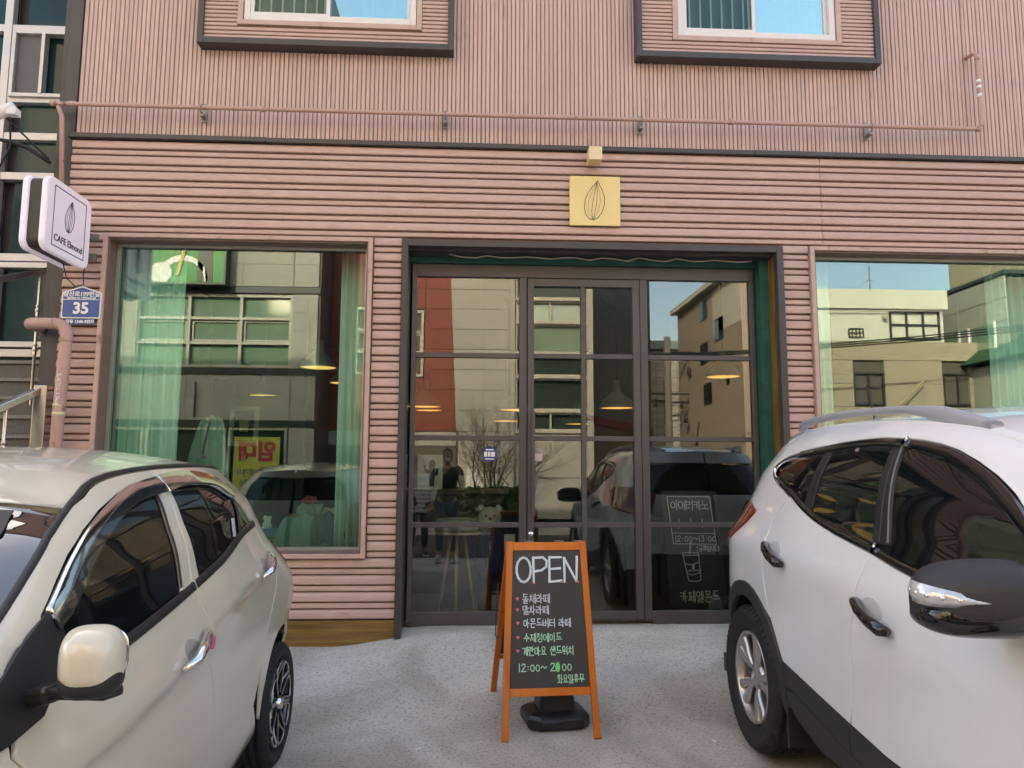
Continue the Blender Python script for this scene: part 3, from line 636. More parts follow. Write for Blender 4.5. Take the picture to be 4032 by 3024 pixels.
# ground floor shop front
for a, b in ((-12.0, -9.9), (-9.85, -7.9), (-7.85, -5.95), (-5.9, -4.5)): winY(A, ax(a), .25, ax(b), 2.5, -.1, m_alu, m_gdk, 1, (1,), .06, .10)
B('pier', m_gr, (ax(-4.46), -.25, 0, ax(-3.85), .015, 2.5), A); B('plinth', m_grd, (ax(-12.4), -.25, 0, ax(-4.47), .01, .24), A)
for xx, za, zb in ((-6.7, 2.75, 3.6), (-8.6, 6.4, 7.2)): MB().tube([(ax(xx), .06, za), (ax(xx), .06, zb)], .02, 6).build('light_bar', m_black, A)
# banner for rent
m_ban = pm('banner_yellow', (.46, .46, .09), .6, var=.04); m_brd = pm('banner_red', (.45, .02, .06), .6)  # yellow darkened for the shade the banner hangs in
bn = thing('rental_banner', 'yellow banner with big red letters hung on the dark shopfront across the street', 'banner', (-5.16, -6.87, 1.65))
B('cloth', m_ban, (-.54, 0, -.62, .54, .008, .62), bn)
for s_, z_, sz, mm in (('임대', .25, .50, m_brd), ('준 공인중개사', -.22, .16, m_navy), ('489-9526', -.47, .20, m_navy)):
    printed('lettering', s_, sz, mm, bn, (0, .012, z_), (pi/2, 0, pi), bold=.02 if sz > .4 else .003)
# golf sign
gs = thing('golf_sign', 'green golf shop sign box with ball, club and dark golfer, mirrored in the left window', 'sign', (-7.0, -6.75, 6.75))
B('box', pm('golf_green', (.03, .26, .06), .4, var=.06, scale=1), (-1.0, -.2, -.78, .95, .10, .9), gs)
frame4(MB(), -1.04, -.82, .99, .94, .045, -.2, .13).build('frame', m_grd, gs)
def shape(par, name, m, poly, y): return MB().prism(poly, 'y', y, y+.008).build(name, m, par)
shape(gs, 'ball', m_sw, [(x*.26-.55, z*.26-.55) for x, z in circ(0, 0, 1, 1, 24)[:-1]], .112)
arc = [(-.05+.62*cos(t), -.72+.62*sin(t)) for t in np.linspace(.0, 2.6, 14)]+[(-.02+.50*cos(t), -.74+.50*sin(t)) for t in np.linspace(2.6, .0, 14)]
shape(gs, 'arc', m_sw, arc, .104)
shape(gs, 'club', pm('club_gold', (.6, .45, .12), .4), [(-.2, -.6), (-.12, -.6), (.16, .6), (.06, .6)], .122)
shape(gs, 'golfer', m_grd, [(.30, -.75), (.42, -.75), (.46, -.2), (.52, -.75), (.68, -.75), (.64, -.1), (.72, .25), (.66, .55), (.50, .62), (.40, .5), (.34, .2), (.32, -.1)], .104)
printed('lettering', 'Golf', .34, m_sw, gs, (-.48, .11, .28), (pi/2, 0, pi), bold=.003)

# B: red panel / pale stone building with glass bay, y=-8.6
Bb = thing('red_and_stone_building', 'building with rust red panels, pale stone and glazed bay, mirrored in the entrance', 'building', (0, -8.6, 0))
MB().box(-4.6, -9, 0, -.2, -.03, 13).box(-.2, -9, 0, 1.1, -.03, 13).box(1.1, -9, 0, 3.1, -.5, 13).box(3.1, -9, 0, 3.25, -.03, 13).build('wall', m_joint, Bb)
rows_ = np.arange(2.55, 8.6, .56)
for k, z in enumerate(rows_):
    e0 = -.46-(z-2.55)*.046; e1 = -.46-(z+.56-2.55)*.046
    for x0, x1 in ((-4.55, -3.2), (-1.35, None)) if 4.0 < z+.28 < 5.85 else ((-4.55, -3.2), (-3.2, -1.35), (-1.35, None)):
        pl = [(x0+.004, z+.004), ((x1 or e0)-.004, z+.004), ((x1 or e1)-.004, z+.552), (x0+.004, z+.552)]
        MB().prism(pl, 'y', -.03, .012).build('red_panel', m_red, Bb)
    js = [e0, .28, .98]
    for i in range(2):
        a0 = e0 if i == 0 else .28; a1 = e1 if i == 0 else .28; b = (.28, .98)[i]
        MB().prism([(a0+.004, z+.004), (b-.004, z+.004), (b-.004, z+.552), (a1+.004, z+.552)], 'y', -.03, .02).build('stone_panel', m_gr, Bb)
B('stone_top', m_gr, (-4.6, -.03, 8.75, 1.1, .03, 13), Bb)
B('stone_fin', m_gr, (.985, -.1, 0, 1.12, .10, 13), Bb)
panels(Bb, m_gr, -.40, .98, -.03, .3, 2.54, .69, .56, t=.045)
panels(Bb, m_gr, -4.6, -.45, -.03, 2.15, 2.53, 1.0, .38, t=.045)
B('garage_shade_sheet', m_joint, (-4.5, -.03, 0, -.45, .0, 2.14), Bb)  # flat dark sheet, shade of the garage mouth put into its colour
winY(Bb, -3.18, 4.02, -1.37, 5.85, -.02, m_alu, m_gpale, 2, (1, 1, 1), .07, .08, True)
# glazed bay
zz = [.2, 1.3, 2.54, 3.1, 4.04, 4.67, 5.55, 6.2, 7.1, 8.0, 9, 10, 11, 12.4]
for a, b in zip(zz[:-1], zz[1:]):
    if a < 2.5: B('stone_spandrel', m_gr, (1.13, -.5, a+.01, 3.1, .02, b-.01), Bb); continue
    o = winY(Bb, 1.14, a+.03, 3.08, b-.03, -.1, m_alu, m_gdk if a not in (5.55, 4.67) else m_gpale, 2 if a in (5.55, 2.54) else 1, (1,), .05, .12)
    B('sill', m_alu, (1.12, -.1, a-.035, 3.12, .10, a+.028), Bb)
MB().bar((2.2, -.35, 2.5), (3.0, -.35, 9.5), .12, .06).build('inner_brace', pm('pale_green_render', (.38, .5, .36), .7), Bb)
B('pilaster', m_gr, (3.1, -.03, 0, 3.27, .14, 13), Bb)
# dark angled wall
dw = thing('dark_grey_building', 'plain dark grey building wall beside the glazed bay across the street', 'building', (3.28, -8.7, 0))
a = math.atan2(-5.8, 3.05)
w_ = pm('dark_grey_cladding', (.075, .08, .085), .6, var=.08, rnd=.06)
M = Matrix.Rotation(a, 4, 'Z')
b_ = MB(); b_.box(0, -3, 0, 6.5, -.02, 11.5); b_.v = [tuple(M @ Vector(p)) for p in b_.v]; b_.build('wall', m_joint, dw)
z = 3.0
while z < 11.4:
    b_ = MB(); b_.box(0.0, -.02, z+.006, 6.5, .0, z+.56); b_.v = [tuple(M @ Vector(p)) for p in b_.v]; b_.build('panel', w_, dw); z += .57
b_ = MB(); b_.box(0, -.02, .0, 6.5, .0, 2.75); b_.v = [tuple(M @ Vector(p)) for p in b_.v]; b_.build('lower_wall', pm('brown_wall', (.12, .08, .065), .7), dw)
b_ = MB(); b_.box(0, -.02, 2.755, 6.5, .05, 2.99); b_.v = [tuple(M @ Vector(p)) for p in b_.v]; b_.build('red_band', pm('wine_band', (.10, .012, .02), .6), dw)

# far tiled building
F = thing('tiled_building', 'distant low building with pale grid tiles behind the utility pole', 'building', (7, -18.5, 0))
B('wall', m_joint, (-4, -5, 0, 3.2, -.02, 6.5), F)
panels(F, m_tile, .2, 2.0, -.02, 2.4, 6.2, .30, .30, name='tile', t=.02, g=.02)
B('coping', pm('blue_coping', (.25, .33, .36), .6), (-4.02, -5, 6.5, 3.2, .06, 6.85), F); B('lower_wall', m_beige2, (-4, -.02, 0, 2.6, .0, 2.38), F)
winY(F, .35, 4.2, 1.3, 5.2, .01, m_alu, m_gpale, 1, (1,), .05, .04)

# C1: tall pinkish beige building, side wall x=7.8
C1 = thing('tall_beige_building', 'tall pinkish beige building with slim stacked windows, mirrored in the right entrance pane', 'building', (7.8, -9.4, 0))
MB().box(0, -6.8, 0, 1.9, 0, 7.45).build('wall', m_beige2, C1)
MB().box(-.25, -6.95, 7.45, 2.0, .1, 7.62).build('roof_edge', m_cream, C1); B('upper_render', m_cream, (-.012, -2.6, 5.9, .0, .0, 7.44), C1)
for zc, yc in ((6.95, -3.6), (5.45, -3.6), (4.05, -3.3), (4.3, -1.3), (6.0, -2.0)):
    h = .36 if yc != -1.3 else .16; o = MB().box(-.012, yc-.42 if h > .2 else yc-.15, zc-h, .02, yc+.42 if h > .2 else yc+.15, zc+h).build('window', m_black, C1)
    MB().box(-.02, yc-.40 if h > .2 else yc-.12, zc-h+.04, -.013, yc-.02, zc+h-.04).build('pane', m_gdk, o)

# C2: white over beige building, front y=-7.6
C2 = thing('white_and_beige_building', 'low building with white upper floor over beige render, mirrored in the right shop window', 'building', (10.9, -7.62, 0))
def cx_(x): return x-10.9
MB().box(cx_(8.6), -1.8, 0, cx_(13.4), -.08, 4.9).build('wall', m_joint, C2)
zj = [0, .75, 1.35, 1.95, 2.57, 3.18, 3.8, 4.42, 4.92]
for a, b in zip(zj[:-1], zj[1:]):
    segs = [(8.6, 9.96), (10.81, 12.38), (13.12, 13.4)] if 3.1 < a < 4.0 else [(8.6, 13.4)]
    for s0, s1 in segs: B('render_band', m_beige, (cx_(s0), -.08, a+.008, cx_(s1), 0, b-.004), C2)
MB().box(cx_(8.55), -1.8, 4.925, cx_(12.5), -.02, 5.78).box(cx_(8.55), -1.9, 5.80, cx_(12.6), .06, 6.32).build('white_storey', m_cream, C2)
B('roof_slab', m_joint, (cx_(8.55), -1.85, 5.78, cx_(12.55), .04, 5.80), C2)
for a in (9.98, 12.4):
    winY(C2, cx_(a), 3.24, cx_(a+.82), 4.1, -.07, m_grd, m_gdk, 2, (1,), .045, .06)
winY(C2, cx_(11.0), 4.98, cx_(12.38), 5.77, .0, m_grd, m_gpale, 3, (1, 1), .045, .04)
g_ = winY(C2, cx_(9.88), 5.02, cx_(10.29), 5.27, .0, m_black, m_black, 4, (1, 1), .02, .03)
MB().tube([(cx_(9.3), .1, 5.72), (cx_(12.5), .1, 5.74)], .02, 6).build('eaves_pipe', m_alu, C2)
B('floodlight', m_gr, (cx_(10.8), .02, 5.5, cx_(10.9), .15, 5.58), C2, .01)
an = thing('roof_antenna', 'thin television antenna on the roof of the white and beige building', 'antenna', (10.85, -8.2, 6.3))
MB().tube([(0, 0, 0), (0, 0, .85)], .014, 6).tube([(-.12, 0, .42), (.12, 0, .42)], .008, 5).tube([(-.7, .1, .0), (-.02, 0, .45)], .005, 4).build('mast', m_galv, an)
ht = MB(); ht.tube([(-.6, 0, -.5), (0, 0, .02), (.45, .02, .35), (1.15, 0, 1.0)], [.03, .032, .03, .028], 6); ht.tube([(1.15, 0, 1.0), (1.17, 0, -.6)], .006, 4)
ht = tag(ht.build('leaning_post', pm('old_bamboo', (.42, .36, .22), .7)), 'pale leaning bamboo post propped in front of the beige wall windows', 'post'); ht.location = (10.55, -7.3, 2.9)

pk_ = thing('parking_notice', 'white parking notice board with pink lettering low on the beige wall', 'sign', (11.3, -6.9, 2.35))
B('plate', m_sw, (-.75, 0, -.22, .75, .02, .22), pk_); printed('lettering', '주차 안내', .26, pm('notice_pink', (.7, .15, .2), .5), pk_, (0, .024, 0), (pi/2, 0, pi), bold=.003)
for x in (-.6, .6): B('post', m_galv, (x-.02, -.04, -2.3, x+.02, -.002, .2), pk_)
# D, E at the right end
Dd = thing('stone_side_building', 'beige stone building at the right end with railed balcony windows', 'building', (13.4, -6.4, 0))
B('wall', m_joint, (.03, -5, 0, 7, 0, 6.4), Dd)
me = MB().box(0, .01, .01, .03, .93, .57).mesh('stone_panel', m_gr)
for i in range(5):
    for j in range(6): link('stone_panel', me, Dd, loc=(0, -4.8+i*.95, 3.0+j*.58))
B('parapet', m_grd, (-.05, -5, 6.5, 7, 0, 6.6), Dd)
for yy in (-2.9, -1.5): winx = MB().box(-.02, yy, 4.2, .04, yy+1.0, 5.3).build('window', m_gpale, Dd); frame4(MB(), yy, 4.2, yy+1.0, 5.3, .06, -.05, .0); MB().box(-.06, yy-.03, 4.15, -.02, yy+.03, 5.35).box(-.06, yy+.97, 4.15, -.02, yy+1.03, 5.35).build('frame', m_sw, winx)
E_ = thing('green_roof_house', 'small pale house with green shingled eaves at the right end of the street', 'house', (13.2, -5.6, 0))
B('wall', m_gr, (0, -2, 0, 8, 0, 4.2), E_)
MB().prism([(-.3, 4.3), (-.15, 4.42), (.55, 5.0), (8, 5.0), (8, 4.3)], 'y', -2.2, .25).build('roof', pm('green_shingle', (.03, .09, .05), .8, var=.3, scale=30), E_)
winY(E_, .75, 2.5, 2.0, 3.9, .01, m_sw, m_gpale, 2, (1,), .08, .05)

# fillers that close the street on both sides
for nm, lab, x0, x1, y0, y1, h, m in (('grey_block', 'plain grey apartment block further left across the street', -34, -13, -20, -7.4, 12, m_gry),
                                       ('beige_block', 'plain beige apartment block far right across the street', 21, 44, -20, -6.5, 11, m_beige)):
    t = thing(nm, lab, 'building', ((x0+x1)/2, (y0+y1)/2, 0)); w2, d2 = (x1-x0)/2, (y1-y0)/2
    B('wall', m, (-w2, -d2, 0, w2, d2, h), t); B('parapet', m_grd, (-w2-.1, -d2-.1, h, w2+.1, d2+.1, h+.25), t)
    for i in range(6):
        for zc in (1.6, 4.6, 7.6):
            winY(t, -w2+1.2+i*(2*w2-2)/6, zc, -w2+1.2+i*(2*w2-2)/6+1.6, zc+1.4, d2+.01, m_alu, m_gdk, 2, (1,), .06, .05)

# utility pole with crossarms and wires
up = thing('utility_pole', 'concrete utility pole with crossarms and insulators at the end of the lane', 'pole', (6.95, -14.6, 0))
MB().tube([(0, 0, 0), (0, 0, 6.3)], [.16, .12], 12).build('post', pm('pole_concrete', (.16, .155, .15), .8, var=.1), up)
for zc in (5.7, 4.2, 3.9): MB().box(-.75, -.04, zc, .75, .04, zc+.07).build('crossarm', m_grd, up)
for xx, zc in ((-.5, 3.75), (.45, 3.7), (.75, 4.9), (.6, 3.2)): MB().tube([(xx, .1, zc), (xx, .1, zc+.28)], .07, 8).build('insulator', m_grd, up)
wr = MB()
for k, (z0, z1, x1) in enumerate(((5.75, 6.0, 20), (5.6, 5.6, -14), (4.25, 4.8, -14), (4.0, 4.1, -14))):
    pts = [(6.95+(x1-6.95)*t, -14.6+(6.2 if x1 > 0 else 7)*t, z0+(z1-z0)*t-1.0*t*(1-t)) for t in np.linspace(0, 1, 10)]
    wr.tube(pts, .02, 5)
for k in range(3): wr.tube([(1.5+(16-1.5)*t, -6.0+.1*k, 4.2+1.1*t+.07*k*t-.9*t*(1-t)*1.2) for t in np.linspace(0, 1, 12)], .018, 5)
tag(wr.build('street_wires', m_black), 'black electric wires sagging along the street, mirrored in the glass', 'wires')

# bare tree and hedge
m_bark = pm('bare_twigs', (.10, .075, .05), .8, var=.2)
tr = thing('bare_tree', 'bare multi stemmed tree with curly twigs in front of the pale stone wall', 'tree', (.4, -6.9, 0))
tk = MB(); cr = MB(); rg = random.Random(4)
def branch(mb, p, d, r, L, lv):
    pts = [p]; rs = [r]; n = 5
    for i in range(n):
        d = (d+Vector((rg.gauss(0, .17), rg.gauss(0, .12), rg.gauss(.03, .08)))).normalized(); p = p+d*L/n; pts.append(p); rs.append(r*(1-.6*(i+1)/n))
        if lv < 3 and i >= 1:
            for _ in range(2 if lv < 2 else 1):
                branch(cr, p, (d+Vector((rg.gauss(0, .5), rg.gauss(0, .4), rg.gauss(0, .3)))).normalized(), rs[-1]*.6, L*rg.uniform(.4, .65), lv+1)
    mb.tube(pts, rs, 5 if lv < 2 else 3, caps=False)
for k in range(7): branch(tk, Vector((rg.uniform(-.3, .35), 0, .3)), Vector((rg.uniform(-.45, .45), rg.uniform(-.2, .2), 1)).normalized(), .028, 1.9, 0)
tk.build('trunk', m_bark, tr); cr.build('crown', m_bark, tr)
lv_ = MB()
for k in range(5200):
    x, y, z = rg.uniform(-1.3, 1.25), rg.uniform(-.35, .35), rg.uniform(0, 1)**.6*.95+rg.uniform(-.04, .06); a = rg.uniform(0, 6.3); s_ = .05; t_ = rg.uniform(-.8, .8)
    u = Vector((cos(a), sin(a), t_))*s_; v = Vector((-sin(a), cos(a), rg.uniform(-.6, .8)))*s_*.6; c = Vector((x, y, z)); lv_.add([c-u, c-v, c+u, c+v], [(0, 1, 2, 3)])
hg = tag(lv_.build('low_hedge', pm('hedge_leaf', (.045, .085, .025), .6, var=.4, scale=20)), 'low green hedge along the foot of the stone wall across the street', 'hedge'); hg.location = (.1, -6.3, .12); hg['kind'] = 'stuff'
pw = thing('cream_low_wall', 'cream low wall panels standing in for a sunlit gap, behind the hedge and bare tree', 'wall', (.45, -7.6, 1.05))  # cream colour stands in for a bright sunlit gap
for k in range(2): B('panel', m_cream, (-.6+k*.6, -.1, -1.0, -.02+k*.6, 0, .50), pw, .005)
# ------------------------------------------------------------------ cafe interior seen through the glass
m_cur = pm('curtain_cloth', (.85, .85, .82), .8, var=.05, scale=4, stretch=(1, 1, .2), trans=0)
_cb = m_cur.node_tree.nodes['Principled BSDF']
def curtain(x0, x1, y, z0, z1, name, label, per=.06, amp=.03, grp=None):
    n = int((x1-x0)/.008); pts = []
    for i in range(n+1):
        x = x0+(x1-x0)*i/n; pts.append((x-x0, amp*sin(2*pi*(x-x0)/per+.7*sin(9*(x-x0)))+.012*sin(31*x)))
    vs = [(a, b*(1 if zz == 0 else .8), zz) for zz in (0, z1-z0) for a, b in pts]; N_ = n+1
    mb = MB().add(vs, [(i, i+1, N_+i+1, N_+i) for i in range(n)], True)
    o = mb.build(name, m_cur); sol = o.modifiers.new('cloth', 'SOLIDIFY'); sol.thickness = .002
    o.location = (x0, y, z0); return tag(o, label, 'curtain', grp)
curtain(-2.78, -2.27, 5.93, .6, 3.26, 'curtain', 'wide pleated pale curtain at the left side of the left window', .085)
curtain(-1.06, -.80, 5.93, .6, 3.26, 'curtain', 'narrow pleated pale curtain at the right side of the left window', .06)
curtain(2.69, 2.94, 5.93, .6, 3.26, 'curtain', 'pale curtain at the left side of the right window', .06)
curtain(4.28, 4.9, 5.93, .6, 3.26, 'curtain', 'pale curtain at the right side of the right window', .06)

m_shade = pm('shade_enamel', (.16, .17, .15), .35, coat=.3); m_glow = pm('warm_lamp_inside', (.5, .33, .12), .5, emit=(1.0, .55, .16), estr=.26)
def pendant(x, y, z, label, s=1.0):
    t = thing('pendant_lamp', label, 'lamp', (x, y, z), group='enamel pendant lamps inside the cafe')
    MB().lathe([(.012, .26), (.035, .25), (.04, .16), (.07, .13), (.125, .08), (.155, .03), (.165, 0), (.160, 0), (.15, .03), (.12, .075), (.065, .12), (.0, .13)], 28).build('lamp_shade', m_shade, t)
    MB().lathe([(.0, .02), (.10, .022), (.150, .012), (.152, .008), (0, .006)], 24).build('diffuser', m_glow, t)
    MB().tube([(0, 0, .25), (0, 0, max(.5, 3.42-z))], .004, 5).build('cord', m_black, t)
    return t
for x, y, z, lb in ((-1.38, 6.7, 2.40, 'enamel pendant lamp just left of the right curtain in the left window'), (-1.35, 7.9, 2.40, 'enamel pendant lamp half hidden by the right curtain of the left window'),
                    (-2.35, 8.5, 2.32, 'distant pendant lamp low in the middle of the left window'), (-.47, 7.2, 2.10, 'pendant lamp at the left edge of the left glazed panel'),
                    (-.50, 8.4, 2.16, 'smaller pendant lamp just below another at the left of the entrance'), (.42, 7.5, 2.10, 'pendant lamp behind the post left of the door leaf'), (.36, 8.3, 2.04, 'farther pendant lamp left of the door leaf'),
                    (1.30, 6.7, 2.06, 'large white pendant lamp behind the right half of the door leaf'), (1.25, 8.9, 2.05, 'small distant pendant lamp beside the large one in the door leaf'), (2.35, 6.9, 2.38, 'pendant lamp in the right glazed panel near its jamb')):
    pendant(x, y, z, lb)

# round stool with tapered wooden legs and a knitted pot on it
so = thing('wooden_leg_stool', 'round stool with slanted pale wooden legs behind the left glazed panel', 'stool', (-.12, 6.25, .345))
m_leg = pm('beech_wood', (.48, .32, .15), .5, var=.15, scale=4, stretch=(1, 1, .2))
for k in range(3):
    a = k*2*pi/3+.5; MB().tube([(.17*cos(a), .17*sin(a), 0), (.06*cos(a), .06*sin(a), .64)], [.011, .016], 10).build('leg', m_leg, so)
MB().lathe([(0, .66), (.18, .66), (.19, .65), (.19, .64), (0, .64)], 30).build('seat', m_leg, so)
bs = MB().lathe([(0, 0), (.165, 0), (.175, .02), (.178, .09), (.172, .10), (.16, .10), (.158, .05), (0, .05)], 30).build('woven_basket', pm('basket_grey', (.30, .29, .27), .9, bump=.6, bscale=60, var=.15))
tag(bs, 'low round grey woven basket on the wooden leg stool', 'basket'); bs.location = (-.12, 6.25, 1.006)
# little bear figure in blue coat
br = thing('bear_figure', 'white bear statue in a dark blue coat behind the left glazed panel', 'statue', (.15, 6.45, .345))
m_bear = pm('bear_white', (.55, .55, .53), .5, var=.05); m_coat = pm('coat_blue', (.012, .03, .12), .5, var=.15)
def ball(mb, c, r, n=14):
    rx, ry, rz_ = r if isinstance(r, tuple) else (r, r, r)
    vs = [(c[0]+rx*sin(pi*j/n)*cos(2*pi*i/n), c[1]+ry*sin(pi*j/n)*sin(2*pi*i/n), c[2]+rz_*cos(pi*j/n)) for j in range(n+1) for i in range(n)]
    mb.add(vs, [(j*n+i, (j+1)*n+i, (j+1)*n+(i+1) % n, j*n+(i+1) % n) for j in range(n) for i in range(n)], True); return mb
MB().lathe([(.0, .28), (.10, .28), (.13, .34), (.135, .48), (.12, .60), (.07, .655), (0, .66)], 24).build('coat', m_coat, br)
for s_ in (-1, 1): MB().tube([(s_*.05, 0, .0), (s_*.05, -.01, .30)], [.055, .06], 12).build('leg', pm('trousers_dark', (.02, .02, .025), .7), br)
MB().tube([(-.11, 0, .58), (-.16, -.04, .47), (-.11, -.12, .43)], [.04, .038, .03], 10).build('arm', m_coat, br); MB().tube([(.11, 0, .58), (.16, -.04, .47), (.11, -.12, .43)], [.04, .038, .03], 10).build('arm', m_coat, br)
hb = ball(MB(), (0, 0, .76), (.098, .09, .088)); ball(hb, (0, -.075, .735), (.045, .04, .036)); ball(hb, (-.075, 0, .835), .03); ball(hb, (.075, 0, .835), .03)
hb = hb.build('head', m_bear, br); fc = MB()
for c, r in (((-.035, -.082, .775), .009), ((.035, -.082, .775), .009), ((0, -.115, .752), .013)): ball(fc, c, r, 8)
fc.build('face', m_ink, hb); MB().tube([(0, -.138, .36), (0, -.142, .5), (0, -.12, .6)], .008, 6).build('coat_trim', m_steel, br)
tg = tag(B('hanging_tag', m_card, (-.045, 0, -.075, .045, .006, .075), None, .003), 'small pale framed tag hanging beside the bear statue', 'tag'); tg.location = (.31, 6.3, .90)
# counter with cups, poster and plants (dim)
ct = thing('counter', 'dark serving counter at the left inside the entrance', 'counter', (-.2, 7.3, .345))
B('body', m_black, (-.9, 0, 0, .5, .5, .93), ct, .006); B('worktop', pm('worktop', (.1, .07, .05), .4), (-.95, -.04, .93, .55, .54, .97), ct, .004)
ps_ = thing('cactus_poster', 'pale poster with a dark cactus drawing standing on the counter', 'poster', (-.42, 7.3, 1.317)); B('sheet', m_card, (-.11, 0, 0, .13, .01, .33), ps_)
shape(ps_, 'cactus', m_ink, [(0, .03), (.05, .03), (.055, .12), (.085, .14), (.09, .2), (.07, .2), (.055, .16), (.06, .26), (.03, .29), (0, .26), (0, .18), (-.03, .2), (-.035, .24), (-.055, .23), (-.04, .16), (0, .14)], -.006)
for x, m, lb in ((-.08, m_card, 'white cup on the counter'), (.07, m_black, 'black cup on the counter')):
    c = MB().lathe([(0, 0), (.05, 0), (.058, .13), (.052, .13), (.046, .01), (0, .01)], 20).build('cup', m); tag(c, lb, 'cup'); c.location = (x, 7.45, 1.318)

# table with clutter and coat behind the left window
tb = thing('display_table', 'wooden table with slatted rail and red cloth box behind the left window', 'table', (-1.30, 6.1, .345))
m_tw = pm('table_wood', (.22, .13, .06), .5, var=.2, scale=3, stretch=(.5, 8, 8))
B('tabletop', m_tw, (-.62, -.05, .60, .34, .5, .625), tb, .004)
for x in (-.58, .30):
    for y in (-.01, .46): B('leg', m_tw, (x-.02, y-.02, 0, x+.02, y+.02, .60), tb)
for k in range(11): B('rail_bar', m_tw, (-.12+k*.04, -.06, .50, -.108+k*.04, -.048, .79), tb)
B('rail', m_tw, (-.14, -.065, .79, .32, -.043, .81), tb)
rb = tag(B('red_box', pm('dotted_red_cloth', (.22, .012, .03), .8), (-.17, 0, 0, .17, .2, .15), None, .01), 'dark red box standing behind the slatted table rail', 'box'); rb.location = (-1.2, 6.14, .975)
tsx = thing('tissue_box', 'blue tissue box with a white tissue pulled out, behind the left window', 'box', (-1.62, 6.12, .972))
B('carton', pm('tissue_blue', (.02, .13, .36), .4), (-.12, 0, 0, .12, .12, .06), tsx, .004); rg = random.Random(3)
def crumple(name, m, s, par=None, seed=1, thin=.002):
    r_ = random.Random(seed); n = 9; vs = []
    for j in range(n):
        for i in range(n): vs.append(((i/(n-1)-.5)*s[0]*(1-.25*j/n)+r_.gauss(0, .07)*s[0], r_.gauss(0, .12)*s[1]+s[1]*.3*sin(i*1.9), j/(n-1)*s[2]+r_.gauss(0, .05)*s[2]))
    o = MB().add(vs, [(j*n+i, j*n+i+1, (j+1)*n+i+1, (j+1)*n+i) for j in range(n-1) for i in range(n-1)], True).build(name, m, par)
    q = o.modifiers.new('sub', 'SUBSURF'); q.levels = q.render_levels = 1; q = o.modifiers.new('sol', 'SOLIDIFY'); q.thickness = thin; return o
c = crumple('tissue', m_card, (.07, .05, .10), tsx, 5); c.location = (-.02, .06, .06)
for nm, mm, s_, loc, lb, sd_ in (('crumpled_paper', m_card, (.16, .12, .10), (-1.42, 6.1, .972), 'crumpled white and green paper beside the blue tissue box', 8),
                           ('pink_bow', pm('pink_ribbon', (.55, .08, .12), .6), (.12, .06, .05), (-1.30, 6.16, 1.24), 'pink ribbon bow on top of the clear bag', 9),
                           ('clear_bag', pm('clear_film', (.45, .50, .50), .15, var=.2, alpha=.55), (.24, .10, .26), (-1.30, 6.18, .975), 'clear plastic gift bag with a pink bow on the table', 10),
                           ('paper_bag', pm('cream_bag', (.52, .50, .38), .7), (.17, .08, .22), (-1.14, 6.26, .975), 'cream paper bag right of the clear gift bag', 11),
                           ('pink_cloth', pm('pink_cloth', (.4, .1, .14), .8), (.12, .08, .09), (-1.50, 6.2, .975), 'small crumpled pink cloth on the table', 12)):
    tag(crumple(nm, mm, s_, None, sd_), lb, nm.split('_')[1]).location = loc
# draped gingham coat
m_ging = pm('checked_cloth', (.22, .26, .27), .85, var=.25, scale=60); m_hood = pm('grey_blue_cloth', (.085, .12, .13), .85, var=.15, scale=30)
def drape(name, m, prof, x0, x1, seed, par):
    r_ = random.Random(seed); n = 14; vs = []
    for i in range(n):
        t = i/(n-1); x = x0+(x1-x0)*t
        for (y, z, w) in prof: vs.append((x*w+.012*sin(i*2.1+z*20), y+.014*sin(i*1.7+z*8), z+.012*sin(i*1.3)-.07*abs(t-.5)*w))
    k = len(prof); o = MB().add(vs, [(i*k+j, i*k+j+1, (i+1)*k+j+1, (i+1)*k+j) for i in range(n-1) for j in range(k-1)], True).build(name, m, par)
    q = o.modifiers.new('sub', 'SUBSURF'); q.levels = q.render_levels = 2; q = o.modifiers.new('sol', 'SOLIDIFY'); q.thickness = .006; return o
dc = thing('draped_coat', 'grey blue checked coat with hood thrown over the table rail behind the left window', 'coat', (-1.22, 6.03, 1.14))
drape('body', m_ging, [(.06, -.12, 1), (.03, -.01, 1), (0, .03, 1), (-.03, 0, 1), (-.05, -.12, 1.15), (-.055, -.28, 1.3)], -.26, .10, 2, dc)
drape('hood', m_hood, [(.06, -.06, 1), (.03, .02, 1), (0, .045, 1), (-.05, .0, 1.1), (-.085, -.10, 1.2), (-.06, -.20, .9)], -.02, .22, 5, dc)
hc = thing('hanging_coats', 'pale coats hanging beside the left curtain inside the left window', 'coats', (-2.15, 6.3, 1.95))
drape('coat', pm('stone_cloth', (.5, .48, .42), .85, var=.1), [(.05, -.05, .3), (.02, .0, .35), (0, -.02, .6), (-.02, -.2, .9), (-.03, -.4, 1.2), (-.02, -.52, .8)], -.16, .14, 6, hc)
MB().tube([(0, 0, .02), (0, 0, .30), (0, .3, .32)], .008, 6).build('hook_rail', m_black, hc)
pf = thing('framed_picture', 'small framed picture of a yellow glass on the dark inner wall', 'picture', (-2.55, 8.5, 1.98))
frame4(MB(), -.16, -.22, .16, .22, .05, -.015, .0).build('frame', m_card, pf); B('print', m_ink, (-.11, -.008, -.17, .11, .0, .17), pf)
shape(pf, 'glass_drawing', m_yel, [(-.05, .06), (.05, .06), (.045, -.06), (-.045, -.06)], -.018)
B('partition', m_int, (-3.0, 8.55, .345, -1.9, 8.65, 3.42))['kind'] = 'structure'

